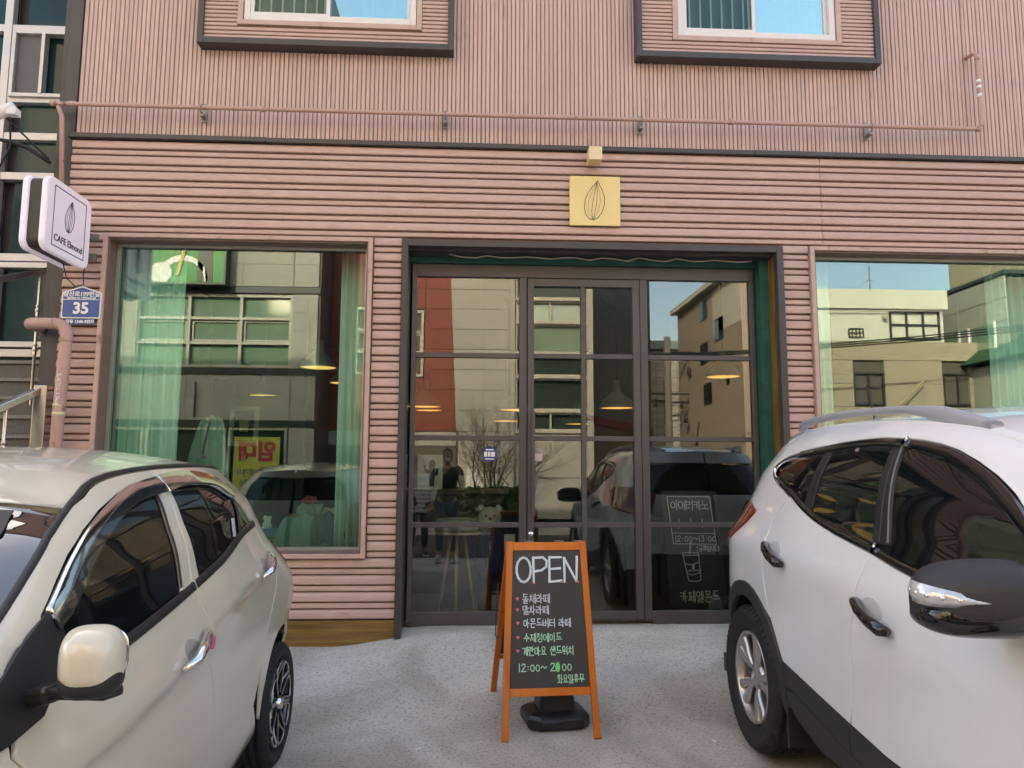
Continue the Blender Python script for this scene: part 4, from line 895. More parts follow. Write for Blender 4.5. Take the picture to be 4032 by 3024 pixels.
# second chalkboard, standing inside behind the right pane
b2 = thing('inner_chalkboard', 'frameless dark chalkboard inside the right glazed panel with cup drawing and americano offer', 'chalkboard', (1.78, 6.02, .345), radians(2))
b2.rotation_euler = (radians(-6), 0, radians(2))
m_cb = pm('chalkboard', (.040, .043, .044), .55, var=.12, scale=4, dark=(.09, .09, .09), dscale=2, dthr=(.5, .8), damt=.4); m_chalk = pm('chalk_white', (.92, .93, .90), .8, var=.15, scale=80)
MB().prism([(-.20, .02), (.27, .02), (.225, 1.0), (-.235, 1.0)], 'y', 0, .02).build('board', m_cb, b2)
for x in (-.17, .24): MB().bar((x, .01, -.04), (x, .01, .06), .03, .02, (0, 1, 0)).build('leg', m_black, b2)
w = MB(); x = -.155
fr_ = [[(-.19, .955), (.165, .95)], [(.165, .95), (.20, .57)], [(.20, .57), (-.155, .575)], [(-.155, .575), (-.19, .955)], [(-.165, .66), (.188, .655)]]
ribbons(w, fr_, 0, 0, 1, 1, .006, 0, 0, 0)
handline(w, '아메리카노', -.16, .845, .075, .0065, .84); handline(w, '1', -.11, .70, .075, .0065); handline(w, '+', -.035, .70, .085, .0065); handline(w, '1', .085, .70, .075, .0065)
handline(w, '12:00~13:00', -.14, .592, .052, .006, .9); handline(w, '(공휴일제외)', .03, .515, .045, .0045, .72)
cup = [[(-.085, .50), (-.045, .508), (.0, .507), (.05, .50), (.045, .485), (-.08, .483), (-.085, .50)], [(-.08, .483), (-.045, .29), (-.02, .282), (.03, .283), (.055, .292), (.048, .485)],
       [(-.072, .42), (-.03, .41), (.05, .427)], [(-.055, .34), (-.01, .33), (.058, .352)], [(-.03, .50), (-.015, .585), (-.008, .585), (-.022, .50)]]
ribbons(w, cup, 0, 0, 1, 1, .0055, 0, 0, .002); almond(w, 0, .395, .018, .003, 0)
handline(w, '카페엘몬드', -.12, .12, .085, .007, .78, wf=.62)
w.build('chalk_writing', m_chalk, b2); printed('chalk_name', 'CAFE Elmond', .022, m_chalk, b2, (0, -.0015, .365), (pi/2, radians(-3), 0))
tbk = thing('dark_side_table', 'black side table behind the inner chalkboard', 'table', (1.52, 6.75, .345)); B('tabletop', m_black, (-.22, -.2, .70, .22, .2, .73), tbk)
for sx_ in (-.19, .19):
    for sy_ in (-.17, .17): B('leg', m_black, (sx_-.015, sy_-.015, 0, sx_+.015, sy_+.015, .70), tbk)

# ------------------------------------------------------------------ orange A-board outside
m_or = pm('orange_wood', (.62, .155, .012), .42, coat=.25, var=.14, scale=5, stretch=(4, 4, .6), dark=(.36, .08, .01), dscale=6, dthr=(.6, .75), damt=.5, bump=.08, bscale=20)
m_ob = pm('board_black', (.048, .047, .047), .5, var=.1, scale=3)
ab = thing('sandwich_board', 'orange framed chalkboard sandwich board reading OPEN in front of the cafe door', 'sandwich board', (.425, 4.09, .10), radians(3.5))
fp = bpy.data.objects.new('front_board', None); COL.objects.link(fp); fp.parent = ab; fp.rotation_euler = (radians(-9.5), 0, 0)
Hh = 1.02
def leg(x0b, x0t, w=.036, dep=.022): return MB().prism([(x0b-w/2, .0), (x0b+w/2, .0), (x0t+w/2, Hh), (x0t-w/2, Hh)], 'y', -dep/2, dep/2)
leg(-.245, -.205).build('leg', m_or, fp, .003); leg(.245, .205).build('leg', m_or, fp, .003)
def xe(z): return .245-.04*z/Hh-.018
MB().prism([(-xe(.245), .215), (xe(.245), .215), (xe(.27), .255), (-xe(.27), .255)], 'y', -.0105, .0105).build('rail', m_or, fp, .002)
MB().prism([(-xe(.975), .97), (xe(.975), .97), (xe(1.015), 1.015), (-xe(1.015), 1.015)], 'y', -.0105, .0105).build('rail', m_or, fp, .002)
bd = MB().prism([(-xe(.26), .255), (xe(.26), .255), (xe(.965), .970), (-xe(.965), .970)], 'y', -.002, .006).build('board', m_ob, fp)
for x in (-.245, .245): MB().box(x-.019, -.012, -.012, x+.019, .012, .0).build('foot_pad', m_black, fp)
m_pw = pm('pen_white', (.70, .78, .84), .5, var=.03); m_pv = pm('pen_lilac', (.62, .64, .70), .5); m_pm = pm('pen_mint', (.45, .80, .58), .5, var=.03); m_pk = pm('pen_pink', (.80, .16, .24), .5); m_pg = pm('pen_green', (.15, .72, .22), .5)
def writing(name, m, fn): w = MB(); fn(w); return w.build(name, m, fp)
def opn(w):
    for ch, x, wd_ in (('O', -.170, .080), ('P', -.075, .075), ('E', .013, .068), ('N', .097, .074)): ribbons(w, LAT[ch], x, .800, wd_, .132, .0135, 0, -.0022, .005)
writing('open_lettering', m_pw, opn)
y_ = -.0022
def hearts(w):
    for x, z in ((-.168, .712), (-.168, .654), (-.167, .585), (-.168, .510), (-.170, .442)):
        w.prism([(x, z-.009), (x+.009, z+.003), (x+.007, z+.008), (x+.002, z+.008), (x, z+.005), (x-.002, z+.008), (x-.007, z+.008), (x-.009, z+.003)], 'y', y_, y_-.001)
    for x, z in ((-.074, .795), (.080, .800), (.170, .800)): w.box(x-.007, y_-.0015, z-.005, x+.007, y_-.001, z+.004)
writing('pink_marks', m_pk, hearts)
rng_ = random
writing('menu_line', m_pv, lambda w: handline(w, '돌체라떼', -.140, .688, .048, .0052, .82, y_, wf=.68))
writing('menu_line', m_pv, lambda w: handline(w, '말차라떼', -.138, .630, .045, .0052, .82, y_, wf=.68))
writing('menu_line', m_pw, lambda w: handline(w, '아몬드버터 라떼', -.135, .562, .044, .0048, .80, y_, wf=.66))
writing('menu_line', m_pm, lambda w: handline(w, '수제청에이드', -.135, .487, .044, .0050, .80, y_, wf=.66))
writing('menu_line', m_pm, lambda w: handline(w, '계란마요 샌드위치', -.145, .419, .043, .0054, .78, y_, wf=.66))
for s_, x_ in (('12:00', -.168), ('~', -.045), ('2', .006), ('00', .068)): writing('hours_lettering', m_pm, lambda w: handline(w, s_, x_, .339, .042, .0058, .9, y_))
writing('green_correction', m_pg, lambda w: w.prism([(.044+.013*sin(t), .357+.026*cos(t)) for t in np.linspace(0, 2*pi, 14)[:-1]], 'y', y_, y_-.0012))
writing('closed_day_lettering', m_pm, lambda w: handline(w, '화요일휴무', .042, .276, .042, .005, .70, y_, wf=.62))
rpb = bpy.data.objects.new('rear_board', None); COL.objects.link(rpb); rpb.parent = ab; rpb.location = (0, .0, 0)
top = Vector((0, sin(radians(9.5))*Hh+.012, cos(radians(9.5))*Hh-.01))
for s_ in (-1, 1): MB().bar((s_*.245, .70, .045), (s_*.205, top.y+.01, top.z), .036, .022, (0, 1, 0)).build('leg', m_or, rpb, .003)
MB().bar((-.225, .62, .28), (.225, .62, .28), .036, .02).build('rail', m_or, rpb); 
MB().add([(-.22, .60, .30), (.22, .60, .30), (.19, top.y+.03, .955), (-.19, top.y+.03, .955), (-.22, .606, .30), (.22, .606, .30), (.19, top.y+.036, .955), (-.19, top.y+.036, .955)], [(0, 1, 2, 3), (7, 6, 5, 4), (0, 4, 5, 1), (1, 5, 6, 2), (2, 6, 7, 3), (3, 7, 4, 0)]).build('board', m_ob, rpb)
for x in (-.12, .05, .16): B('hinge', m_galv, (x, top.y-.012, top.z+.008, x+.05, top.y+.012, top.z+.012), ab)
MB().tube([(-.268, .16, .78), (-.278, .17, .70), (-.28, .18, .50), (-.272, .19, .475), (-.262, .18, .49)], .003, 5).build('hook_stay', m_black, ab)

# black plastic weighted base behind the board
wb = thing('plastic_base', 'black plastic octagonal weight base standing behind the sandwich board', 'base', (.47, 4.36, gz(.47, 4.36)), radians(8))
def octo(w, d, c): return [(-w+c, -d), (w-c, -d), (w, -d+c), (w, d-c), (w-c, d), (-w+c, d), (-w, d-c), (-w, -d+c)]
def loft(mb, rings):
    n = len(rings[0][0]); vs = [(x, y, z) for R_, z in rings for x, y in R_]
    mb.add(vs, [(k*n+i, k*n+(i+1) % n, (k+1)*n+(i+1) % n, (k+1)*n+i) for k in range(len(rings)-1) for i in range(n)]+[tuple(range(n-1, -1, -1)), tuple(range((len(rings)-1)*n, len(rings)*n))]); return mb
m_wb = pm('weight_plastic', (.018, .019, .020), .32, var=.2, scale=8, bump=.1, bscale=30)
loft(MB(), [(octo(.165, .15, .05), 0), (octo(.175, .16, .055), .015), (octo(.175, .16, .055), .055), (octo(.16, .145, .05), .072), (octo(.115, .10, .03), .085)]).build('foot', m_wb, wb, .006)
loft(MB(), [(octo(.105, .09, .02), .08), (octo(.10, .086, .02), .12), (octo(.075, .065, .016), .30), (octo(.07, .06, .015), .42)]).build('column', m_wb, wb, .004)
B('front_recess', m_blackg, (-.11, -.162, .022, .05, -.158, .05), wb, .002)
# stone chunk near the SUV wheel, litter
sb = ball(MB(), (0, 0, 0), (.06, .06, .11), 9); r_ = random.Random(8); sb.v = [(x*(1+r_.uniform(-.15, .1)), y*(1+r_.uniform(-.15, .1)), z*(1+r_.uniform(-.1, .1))) for x, y, z in sb.v]
sb.sm = [False]*len(sb.sm); sb = tag(sb.build('concrete_lump', pm('lump_concrete', (.42, .40, .38), .9, bump=.8, bscale=40)), 'rough pale concrete lump at the foot of the right door jamb', 'stone'); sb.location = (2.02, 5.45, .38)
for k, (px, py, a, lb) in enumerate(((-.26, 3.98, .5, 'small white scrap of litter on the concrete left of the board'), (1.27, 4.03, 1.9, 'small white cigarette end on the concrete between the board and the white car'))):
    l_ = tag(B('litter', m_card, (-.018, -.005, 0, .018, .005, .007), None, .002), lb, 'litter'); l_.location = (px, py, gz(px, py)+.001); l_.rotation_euler = (0, 0, a)
# ------------------------------------------------------------------ cars: analytic body surface, panels cut from it
def interp(xk, yk):
    xk = np.array(xk, float); yk = np.array(yk, float); h = np.diff(xk); d = np.diff(yk)/h; m = np.zeros(len(xk)); m[0] = d[0]; m[-1] = d[-1]
    for i in range(1, len(xk)-1): m[i] = 0 if d[i-1]*d[i] <= 0 else 3*(h[i-1]+h[i])/((2*h[i]+h[i-1])/d[i-1]+(h[i]+2*h[i-1])/d[i])
    def f(x):
        x = np.asarray(x, float); i = np.clip(np.searchsorted(xk, x)-1, 0, len(xk)-2); t = np.clip((x-xk[i])/h[i], -.3, 1.3)
        return (2*t**3-3*t**2+1)*yk[i]+(t**3-2*t**2+t)*h[i]*m[i]+(-2*t**3+3*t**2)*yk[i+1]+(t**3-t**2)*h[i]*m[i+1]
    return f
class Surf:
    """p runs round the body: p<0 rear cap, then side, then front cap. Local axes: x lateral, y=-a (a forward), z up"""
    def __init__(s, lv, R, Lr, nr, F, Lf, nf, tap):
        s.lv = lv; s.R = R; s.F = F; s.Lr = Lr; s.Lf = Lf; s.nr = nr; s.nf = nf; s.tap = tap
    def W(s, a, z):
        a = np.asarray(a, float); z = np.asarray(z, float); Z = np.array([f(a) for f, w in s.lv]); V = np.array([w(a) for f, w in s.lv]); K = len(Z)
        h = np.diff(Z, axis=0); d = np.diff(V, axis=0)/h; m = np.zeros_like(Z); m[0] = d[0]; m[-1] = d[-1]
        for i in range(1, K-1): m[i] = (d[i-1]*h[i]+d[i]*h[i-1])/(h[i]+h[i-1])
        i = np.clip((z[None] > Z).sum(0)-1, 0, K-2); j = np.arange(len(z)); t = np.clip((z-Z[i, j])/h[i, j], -.6, 1.2); hh = h[i, j]
        return ((2*t**3-3*t**2+1)*V[i, j]+(t**3-2*t**2+t)*hh*m[i, j]+(-2*t**3+3*t**2)*V[i+1, j]+(t**3-t**2)*hh*m[i+1, j])*s.tap(a)
    def ev(s, p, z):
        p = np.asarray(p, float); z = np.asarray(z, float); a0 = s.R(z)+s.Lr; a1 = s.F(z)-s.Lf; Sd = a1-a0
        ph = np.clip(-p/s.Lr, 0, 1)*pi/2; pf = np.clip((p-Sd)/s.Lf, 0, 1)*pi/2
        fr_, ff_ = np.sin(ph), np.sin(pf); a = np.where(p < 0, a0-s.Lr*fr_, np.where(p > Sd, a1+s.Lf*ff_, a0+p))
        c = np.where(p < 0, np.maximum(1-fr_**s.nr, 0)**(1/s.nr), np.where(p > Sd, np.maximum(1-ff_**s.nf, 0)**(1/s.nf), 1))
        w = s.W(a, z)*c
        return np.stack([w, -a, z], 1)
    def inv(s, a, z):
        a = float(a); z = float(z); a0 = float(s.R(z))+s.Lr; a1 = float(s.F(z))-s.Lf
        if a < a0: return -s.Lr*math.asin(min(1, (a0-a)/s.Lr))*2/pi
        if a > a1: return (a1-a0)+s.Lf*math.asin(min(1, (a-a1)/s.Lf))*2/pi
        return a-a0
    def pt(s, q):
        cv = lambda u, n: math.asin(min(1, sin(u*pi/2)**(2/n)))*2/pi
        if q[0] == 'r': return (-s.Lr*cv(q[1], s.nr), q[2])
        if q[0] == 'f': z = q[2]; return (float(s.F(z))-s.Lf-float(s.R(z))-s.Lr+s.Lf*cv(q[1], s.nf), z)
        return (s.inv(*q), q[1])
    def nrm(s, p, z):
        e = .004; du = s.ev(p+e, z)-s.ev(p-e, z); dv = s.ev(p, z+e)-s.ev(p, z-e); n = np.cross(dv, du)
        n = n/np.maximum(np.linalg.norm(n, axis=1), 1e-9)[:, None]
        return n
def cr(P, k=4):
    P = [np.array(p, float) for p in P]; o = []
    for i in range(len(P)-1):
        p0, p1, p2, p3 = P[max(i-1, 0)], P[i], P[i+1], P[min(i+2, len(P)-1)]
        for j in range(k):
            t = j/k; o.append(tuple(.5*((2*p1)+(p2-p0)*t+(2*p0-5*p1+4*p2-p3)*t*t+(3*p1-p0-3*p2+p3)*t**3)))
    return o+[tuple(P[-1])]
def resample(poly, h):
    o = []
    for i in range(len(poly)):
        a, b = np.array(poly[i]), np.array(poly[(i+1) % len(poly)]); L = np.linalg.norm(b-a); k = max(1, int(round(L/h)))
        for j in range(k): o.append(a+(b-a)*j/k)
    return np.array(o)
def inside(P, poly):
    x, y = P[:, 0], P[:, 1]; r = np.zeros(len(P), bool); n = len(poly)
    for i in range(n):
        x1, y1 = poly[i]; x2, y2 = poly[(i+1) % n]
        c = ((y1 > y) != (y2 > y)) & (x < (x2-x1)*(y-y1)/((y2-y1) if y2 != y1 else 1e-12)+x1); r ^= c
    return r
def panel(sf, poly, m, name, par, side=1, off=0.0, gap=.0022, rim=.012, h=.035, hb=.022, az=True, both=False):
    """a body panel: outline in (a,z) or ('r'|'f',phi,z); placed on the surface, offset along its normal, with rolled edges"""
    pl = [sf.pt(q) for q in poly] if az else poly
    area = sum(pl[i][0]*pl[(i+1) % len(pl)][1]-pl[(i+1) % len(pl)][0]*pl[i][1] for i in range(len(pl)))
    if area < 0: pl = pl[::-1]
    b = resample(pl, hb); nb_ = len(b)
    t = np.roll(b, -1, 0)-np.roll(b, 1, 0); t /= np.maximum(np.linalg.norm(t, axis=1), 1e-9)[:, None]; inn = np.stack([-t[:, 1], t[:, 0]], 1); b = b+inn*gap
    gx = np.arange(b[:, 0].min()+h/2, b[:, 0].max(), h); gy = np.arange(b[:, 1].min()+h/2, b[:, 1].max(), h); G = np.array([(x, y) for x in gx for y in gy]) if len(gx) and len(gy) else np.zeros((0, 2))
    if len(G):
        G = G[inside(G, b)]
    if len(G):
        dd = np.min(np.linalg.norm(G[:, None]-b[None], axis=2), axis=1); G = G[dd > h*.42]
    pts = [Vector(q) for q in b]+[Vector(q) for q in G]
    r = delaunay_2d_cdt(pts, [], [list(range(nb_))], 1, 1e-6)
    vv = np.array([(v.x, v.y) for v in r[0]]); fs = [tuple(f) for f in r[2]]
    Pz = sf.ev(vv[:, 0], vv[:, 1]); Nn = sf.nrm(vv[:, 0], vv[:, 1]); Pz = Pz+Nn*off
    # boundary in output order
    idx = {}
    for k, oi in enumerate(r[3]):
        for q in oi:
            if q < nb_: idx[q] = k
    lp = [idx[k] for k in range(nb_) if k in idx]
    B3 = Pz[lp]; N3 = Nn[lp]; T = np.roll(B3, -1, 0)-np.roll(B3, 1, 0); T /= np.maximum(np.linalg.norm(T, axis=1), 1e-9)[:, None]
    O = np.cross(T, N3); O /= np.maximum(np.linalg.norm(O, axis=1), 1e-9)[:, None]
    cen = Pz.mean(0); 
    pin = sf.ev(b[:, 0][:len(lp)], b[:, 1][:len(lp)])
    # outward test using one inner step
    b_in = b[[q for q in range(nb_) if q in idx]]+inn[[q for q in range(nb_) if q in idx]]*.01
    Pi = sf.ev(b_in[:, 0], b_in[:, 1])+N3*off; sgn = np.sign(np.sum((B3-Pi)*O, axis=1)); O *= np.where(sgn == 0, 1, sgn)[:, None]
    R1 = B3+O*.0016-N3*.0016; R2 = R1-N3*rim; n0 = len(Pz); nl = len(lp)
    V = np.vstack([Pz, R1, R2]); NN = np.vstack([Nn, (N3+O)/1.414, O])
    F = list(fs)
    for k in range(nl):
        a, c = lp[k], lp[(k+1) % nl]; F.append((a, n0+k, n0+(k+1) % nl, c)); F.append((n0+k, n0+nl+k, n0+nl+(k+1) % nl, n0+(k+1) % nl))
    if side < 0: V = V*np.array([-1, 1, 1]); NN = NN*np.array([-1, 1, 1])
    if both:
        k = len(V); V = np.vstack([V, V*np.array([-1, 1, 1])]); NN = np.vstack([NN, NN*np.array([-1, 1, 1])]); F2 = [tuple(q+k for q in f) for f in F]; F = F+F2
    # orient every face with its vertex normals
    out = []
    for f in F:
        c = np.cross(V[f[1]]-V[f[0]], V[f[2]]-V[f[0]]); out.append(f if np.dot(c, NN[f[0]]+NN[f[1]]+NN[f[2]]) > 0 else f[::-1])
    me = bpy.data.meshes.new(name); me.from_pydata([tuple(q) for q in V], [], out); me.polygons.foreach_set('use_smooth', [True]*len(out)); me.materials.append(m); me.update()
    if len(me.vertices) == len(NN): me.normals_split_custom_set_from_vertices([tuple(q) for q in NN])
    return link(name, me, par)
def strip(sf, pts, offs, half, m, name, par, side=1, h=.03):
    """moulding that follows a line of (a,z) points: offs = offset out of the surface, half = half height"""
    pl = np.array([sf.pt(q) for q in pts]); o = [pl[0]]
    for a, b in zip(pl[:-1], pl[1:]):
        k = max(1, int(np.linalg.norm(b-a)/h)); o += [a+(b-a)*j/k for j in range(1, k+1)]
    o = np.array(o); P3 = sf.ev(o[:, 0], o[:, 1]); N3 = sf.nrm(o[:, 0], o[:, 1]); T = np.gradient(P3, axis=0); T /= np.linalg.norm(T, axis=1)[:, None]; U = np.cross(N3, T)
    sec = [(-1, 0), (-.8, .8), (0, 1), (.8, .8), (1, 0)]; vs = []; n = len(sec)
    for k in range(len(o)):
        for u, w in sec: vs.append(P3[k]+U[k]*half*u+N3[k]*(offs*w-.001))
    fs = [(i*n+j, i*n+j+1, (i+1)*n+j+1, (i+1)*n+j) for i in range(len(o)-1) for j in range(n-1)]+[tuple(range(n)), tuple(range(len(vs)-1, len(vs)-n-1, -1))]
    mb = MB().add([(v[0]*side, v[1], v[2]) for v in vs], fs, True); return mb.build(name, m, par)
def lid(sf, ztop, a0, a1, crown, m, name, par, na=60, nw=28, off=0.0):
    """roof or bonnet: spans the two top edges between stations a0..a1"""
    t = (1-np.cos(np.linspace(0, pi, na)))/2; A = a0+(a1-a0)*t; Z = ztop(A)
    Yt = np.array([sf.ev([sf.inv(a, z)], [z])[0][0] for a, z in zip(A, Z)]); Ym = Yt.max(); V = []
    def zz(a, u, y, z): return z+crown*(y/Ym)**2*(1-u**2)
    for k in range(na):
        for j in range(nw+1):
            u = -1+2*j/nw; V.append((Yt[k]*u, -A[k], zz(A[k], u, Yt[k], Z[k])+off))
    F = [(k*(nw+1)+j, k*(nw+1)+j+1, (k+1)*(nw+1)+j+1, (k+1)*(nw+1)+j) for k in range(na-1) for j in range(nw)]
    for j in (0, nw):
        o = len(V); V += [(V[k*(nw+1)+j][0]*.992, V[k*(nw+1)+j][1], V[k*(nw+1)+j][2]-.035) for k in range(na)]
        F += [(k*(nw+1)+j, (k+1)*(nw+1)+j, o+k+1, o+k) for k in range(na-1)]
    return MB().add(V, F, True).build(name, m, par)
def arc_pts(ca, cz, r, t0, t1, n=14, rz=None): return [(ca+r*cos(radians(t0+(t1-t0)*k/n)), cz+(rz or r)*sin(radians(t0+(t1-t0)*k/n))) for k in range(n+1)]
def mirror_x(o, par):
    me = o.data.copy(); me.transform(Matrix.Diagonal((-1, 1, 1, 1))); me.flip_normals(); return link(o.name.split('.')[0], me, par)

def tyre(par, x, a, z, R, w, rr, side, nbands=5):
    t = bpy.data.objects.new('wheel', None); COL.objects.link(t); t.parent = par; t.location = (x, -a, z)
    t.rotation_euler = (0, 0, 0 if side > 0 else pi)
    M = Matrix.Rotation(pi/2, 4, 'Y'); hw = w/2
    prof = [(rr, -hw*.55), (rr+.012, -hw*.78), (rr+(R-rr)*.5, -hw), (R-.03, -hw*.96), (R-.010, -hw*.80)]
    xs_ = np.linspace(-hw*.74, hw*.74, nbands*2)
    for k in range(0, nbands*2-1, 2):
        prof += [(R-.001*(abs(k-nbands+1)), xs_[k]), (R-.001*(abs(k-nbands+1)), xs_[k+1]-.004)]
        if k < nbands*2-2: prof += [(R-.009, xs_[k+1]-.002), (R-.009, xs_[k+2]-.002)]
    prof += [(R-.010, hw*.80), (R-.03, hw*.96), (rr+(R-rr)*.62, hw), (rr+(R-rr)*.60, hw-.003), (rr+(R-rr)*.35, hw-.001), (rr+.012, hw*.82), (rr, hw*.70)]
    MB().lathe(prof, 72, M).build('tyre', m_rubber, t)
    # shoulder blocks
    sb_ = MB()
    for s_ in (-1, 1):
        for k in range(60):
            q = 2*pi*k/60; mm = Matrix.Rotation(q, 4, 'X'); vs = [mm @ Vector((s_*(hw*xx), dy*.0085, zz_)) for xx, zz_ in ((.76, R-.004), (.95, R-.022), (.97, R-.031), (.76, R-.02)) for dy in (-1, 1)]
            sb_.add(vs, [(0, 2, 3, 1), (2, 4, 5, 3), (0, 1, 7, 6), (0, 6, 4, 2), (1, 3, 5, 7), (4, 6, 7, 5)])
    sb_.build('tread_blocks', m_rubber, t, kind='stuff')
    return t, M
# ------------------------------------------------------------------ beige hatchback
m_bp = pm('beige_car_paint', (.64, .60, .495), .28, coat=.9, var=.01, scale=2)
m_wp = pm('white_car_paint', (.82, .83, .85), .22, coat=.9, var=.01, scale=2)
m_tint = pm('tinted_glass', (.006, .007, .008), .015, coat=.0, var=.05, spec=.55)
m_screen = pm('windscreen_glass', (.008, .009, .010), .02, coat=1, var=.05, spec=.6); m_screen.node_tree.nodes['Principled BSDF'].inputs['Coat IOR'].default_value = 2.0
m_visor = pm('smoked_visor', (.02, .025, .028), .05, coat=.8, var=.05)
m_clad = pm('grey_cladding', (.030, .030, .032), .55, var=.1, bump=.15, bscale=120)
m_lampr = pm('tail_lamp_red', (.22, .008, .006), .08, coat=1, var=.2, scale=30)
m_silver = pm('alloy_silver', (.52, .51, .50), .3, metal=.75, var=.04)
m_railm = pm('rail_silver', (.40, .41, .45), .45, metal=.2, var=.03)
def const(v): return lambda a: np.full(np.shape(a), float(v))
def car_common(t, sf, ztop, z0, arches, m_in, zmin):
    # dark inner shell behind the gaps, floor pan and wheel wells
    ps_ = np.linspace(-sf.Lr, float(sf.F(1.0)-sf.Lf-sf.R(1.0)-sf.Lr)+sf.Lf, 60)
    return
HB = thing('beige_hatchback', 'beige small hatchback with smoked window visors parked at the left, nose towards the viewer', 'car', (-1.685, 3.824, .095))
# level lines (z as function of a) and half widths
belt = interp([-.8, -.3, .2, .5, .85, 1.16, 1.40, 1.65, 2.1, 2.6, 3.2], [1.15, 1.155, 1.145, 1.13, 1.06, 1.00, .96, .925, .885, .82, .72])
ztp = interp([-.5, -.3, 0, .3, .7, 1.0, 1.3, 1.5, 1.60, 1.69, 1.79, 2.05, 2.3, 2.7], [1.352, 1.372, 1.396, 1.412, 1.418, 1.412, 1.393, 1.364, 1.330, 1.298, 1.335, 1.36, 1.38, 1.38])
cre = lambda a: belt(a)-.17
rh = lambda w, d: (lambda a: w-d*np.clip((.9-np.asarray(a, float))/.8, 0, 1.5)**1.2)
zw = interp([-.5, 0, .7, 1.0, 1.3, 1.5, 1.7, 1.9, 2.2, 3.0], [1.37, 1.396, 1.418, 1.412, 1.395, 1.374, 1.352, 1.335, 1.32, 1.31])
lvH = [(const(.16), const(.70)), (const(.26), const(.752)), (const(.42), const(.772)), (const(.60), const(.780)), (lambda a: cre(a)-.045, const(.781)), (cre, rh(.798, .035)), (lambda a: belt(a)-.09, rh(.780, .07)), (belt, rh(.748, .08)),
       (lambda a: belt(a)*.5+zw(a)*.5, lambda a: .748-.33*(zw(a)-belt(a))*.5+.012-rh(0, -.11)(a)), (lambda a: zw(a)-.05, lambda a: .748-.36*(zw(a)-belt(a))+.006-rh(0, -.135)(a)), (zw, lambda a: .748-.38*(zw(a)-belt(a))-.045-rh(0, -.135)(a))]
Rh = interp([.15, .3, .5, .65, .80, .95, 1.1, 1.25, 1.35, 1.42], [-.50, -.54, -.565, -.57, -.54, -.47, -.40, -.32, -.29, -.28])
Fu = interp([.5, .85, .93, 1.05, 1.10, 1.16, 1.235, 1.297, 1.36, 1.42, 1.5], [2.85, 2.58, 2.44, 2.22, 2.14, 2.05, 1.93, 1.80, 1.69, 1.58, 1.5])
Fl = interp([.15, .3, .5, .65, .72, .9, 1.1], [2.92, 3.02, 3.03, 3.0, 2.96, 2.8, 2.6])
tapH = interp([-.6, .1, .6, 1.5, 2.3, 3.1], [.955, .985, 1.0, 1.0, .985, .95])
su = Surf(lvH, Rh, .62, 2.9, Fu, .30, 4.0, tapH)
sl = Surf(lvH, Rh, .62, 2.9, Fl, .75, 2.6, tapH)
def topline(f, a0, a1, n=16, dz=-.004): return [(a, float(f(a))+dz) for a in np.linspace(a0, a1, n)]
def beltline(a0, a1, n=10, dz=0): return [(a, float(belt(a))+dz) for a in np.linspace(a0, a1, n)]
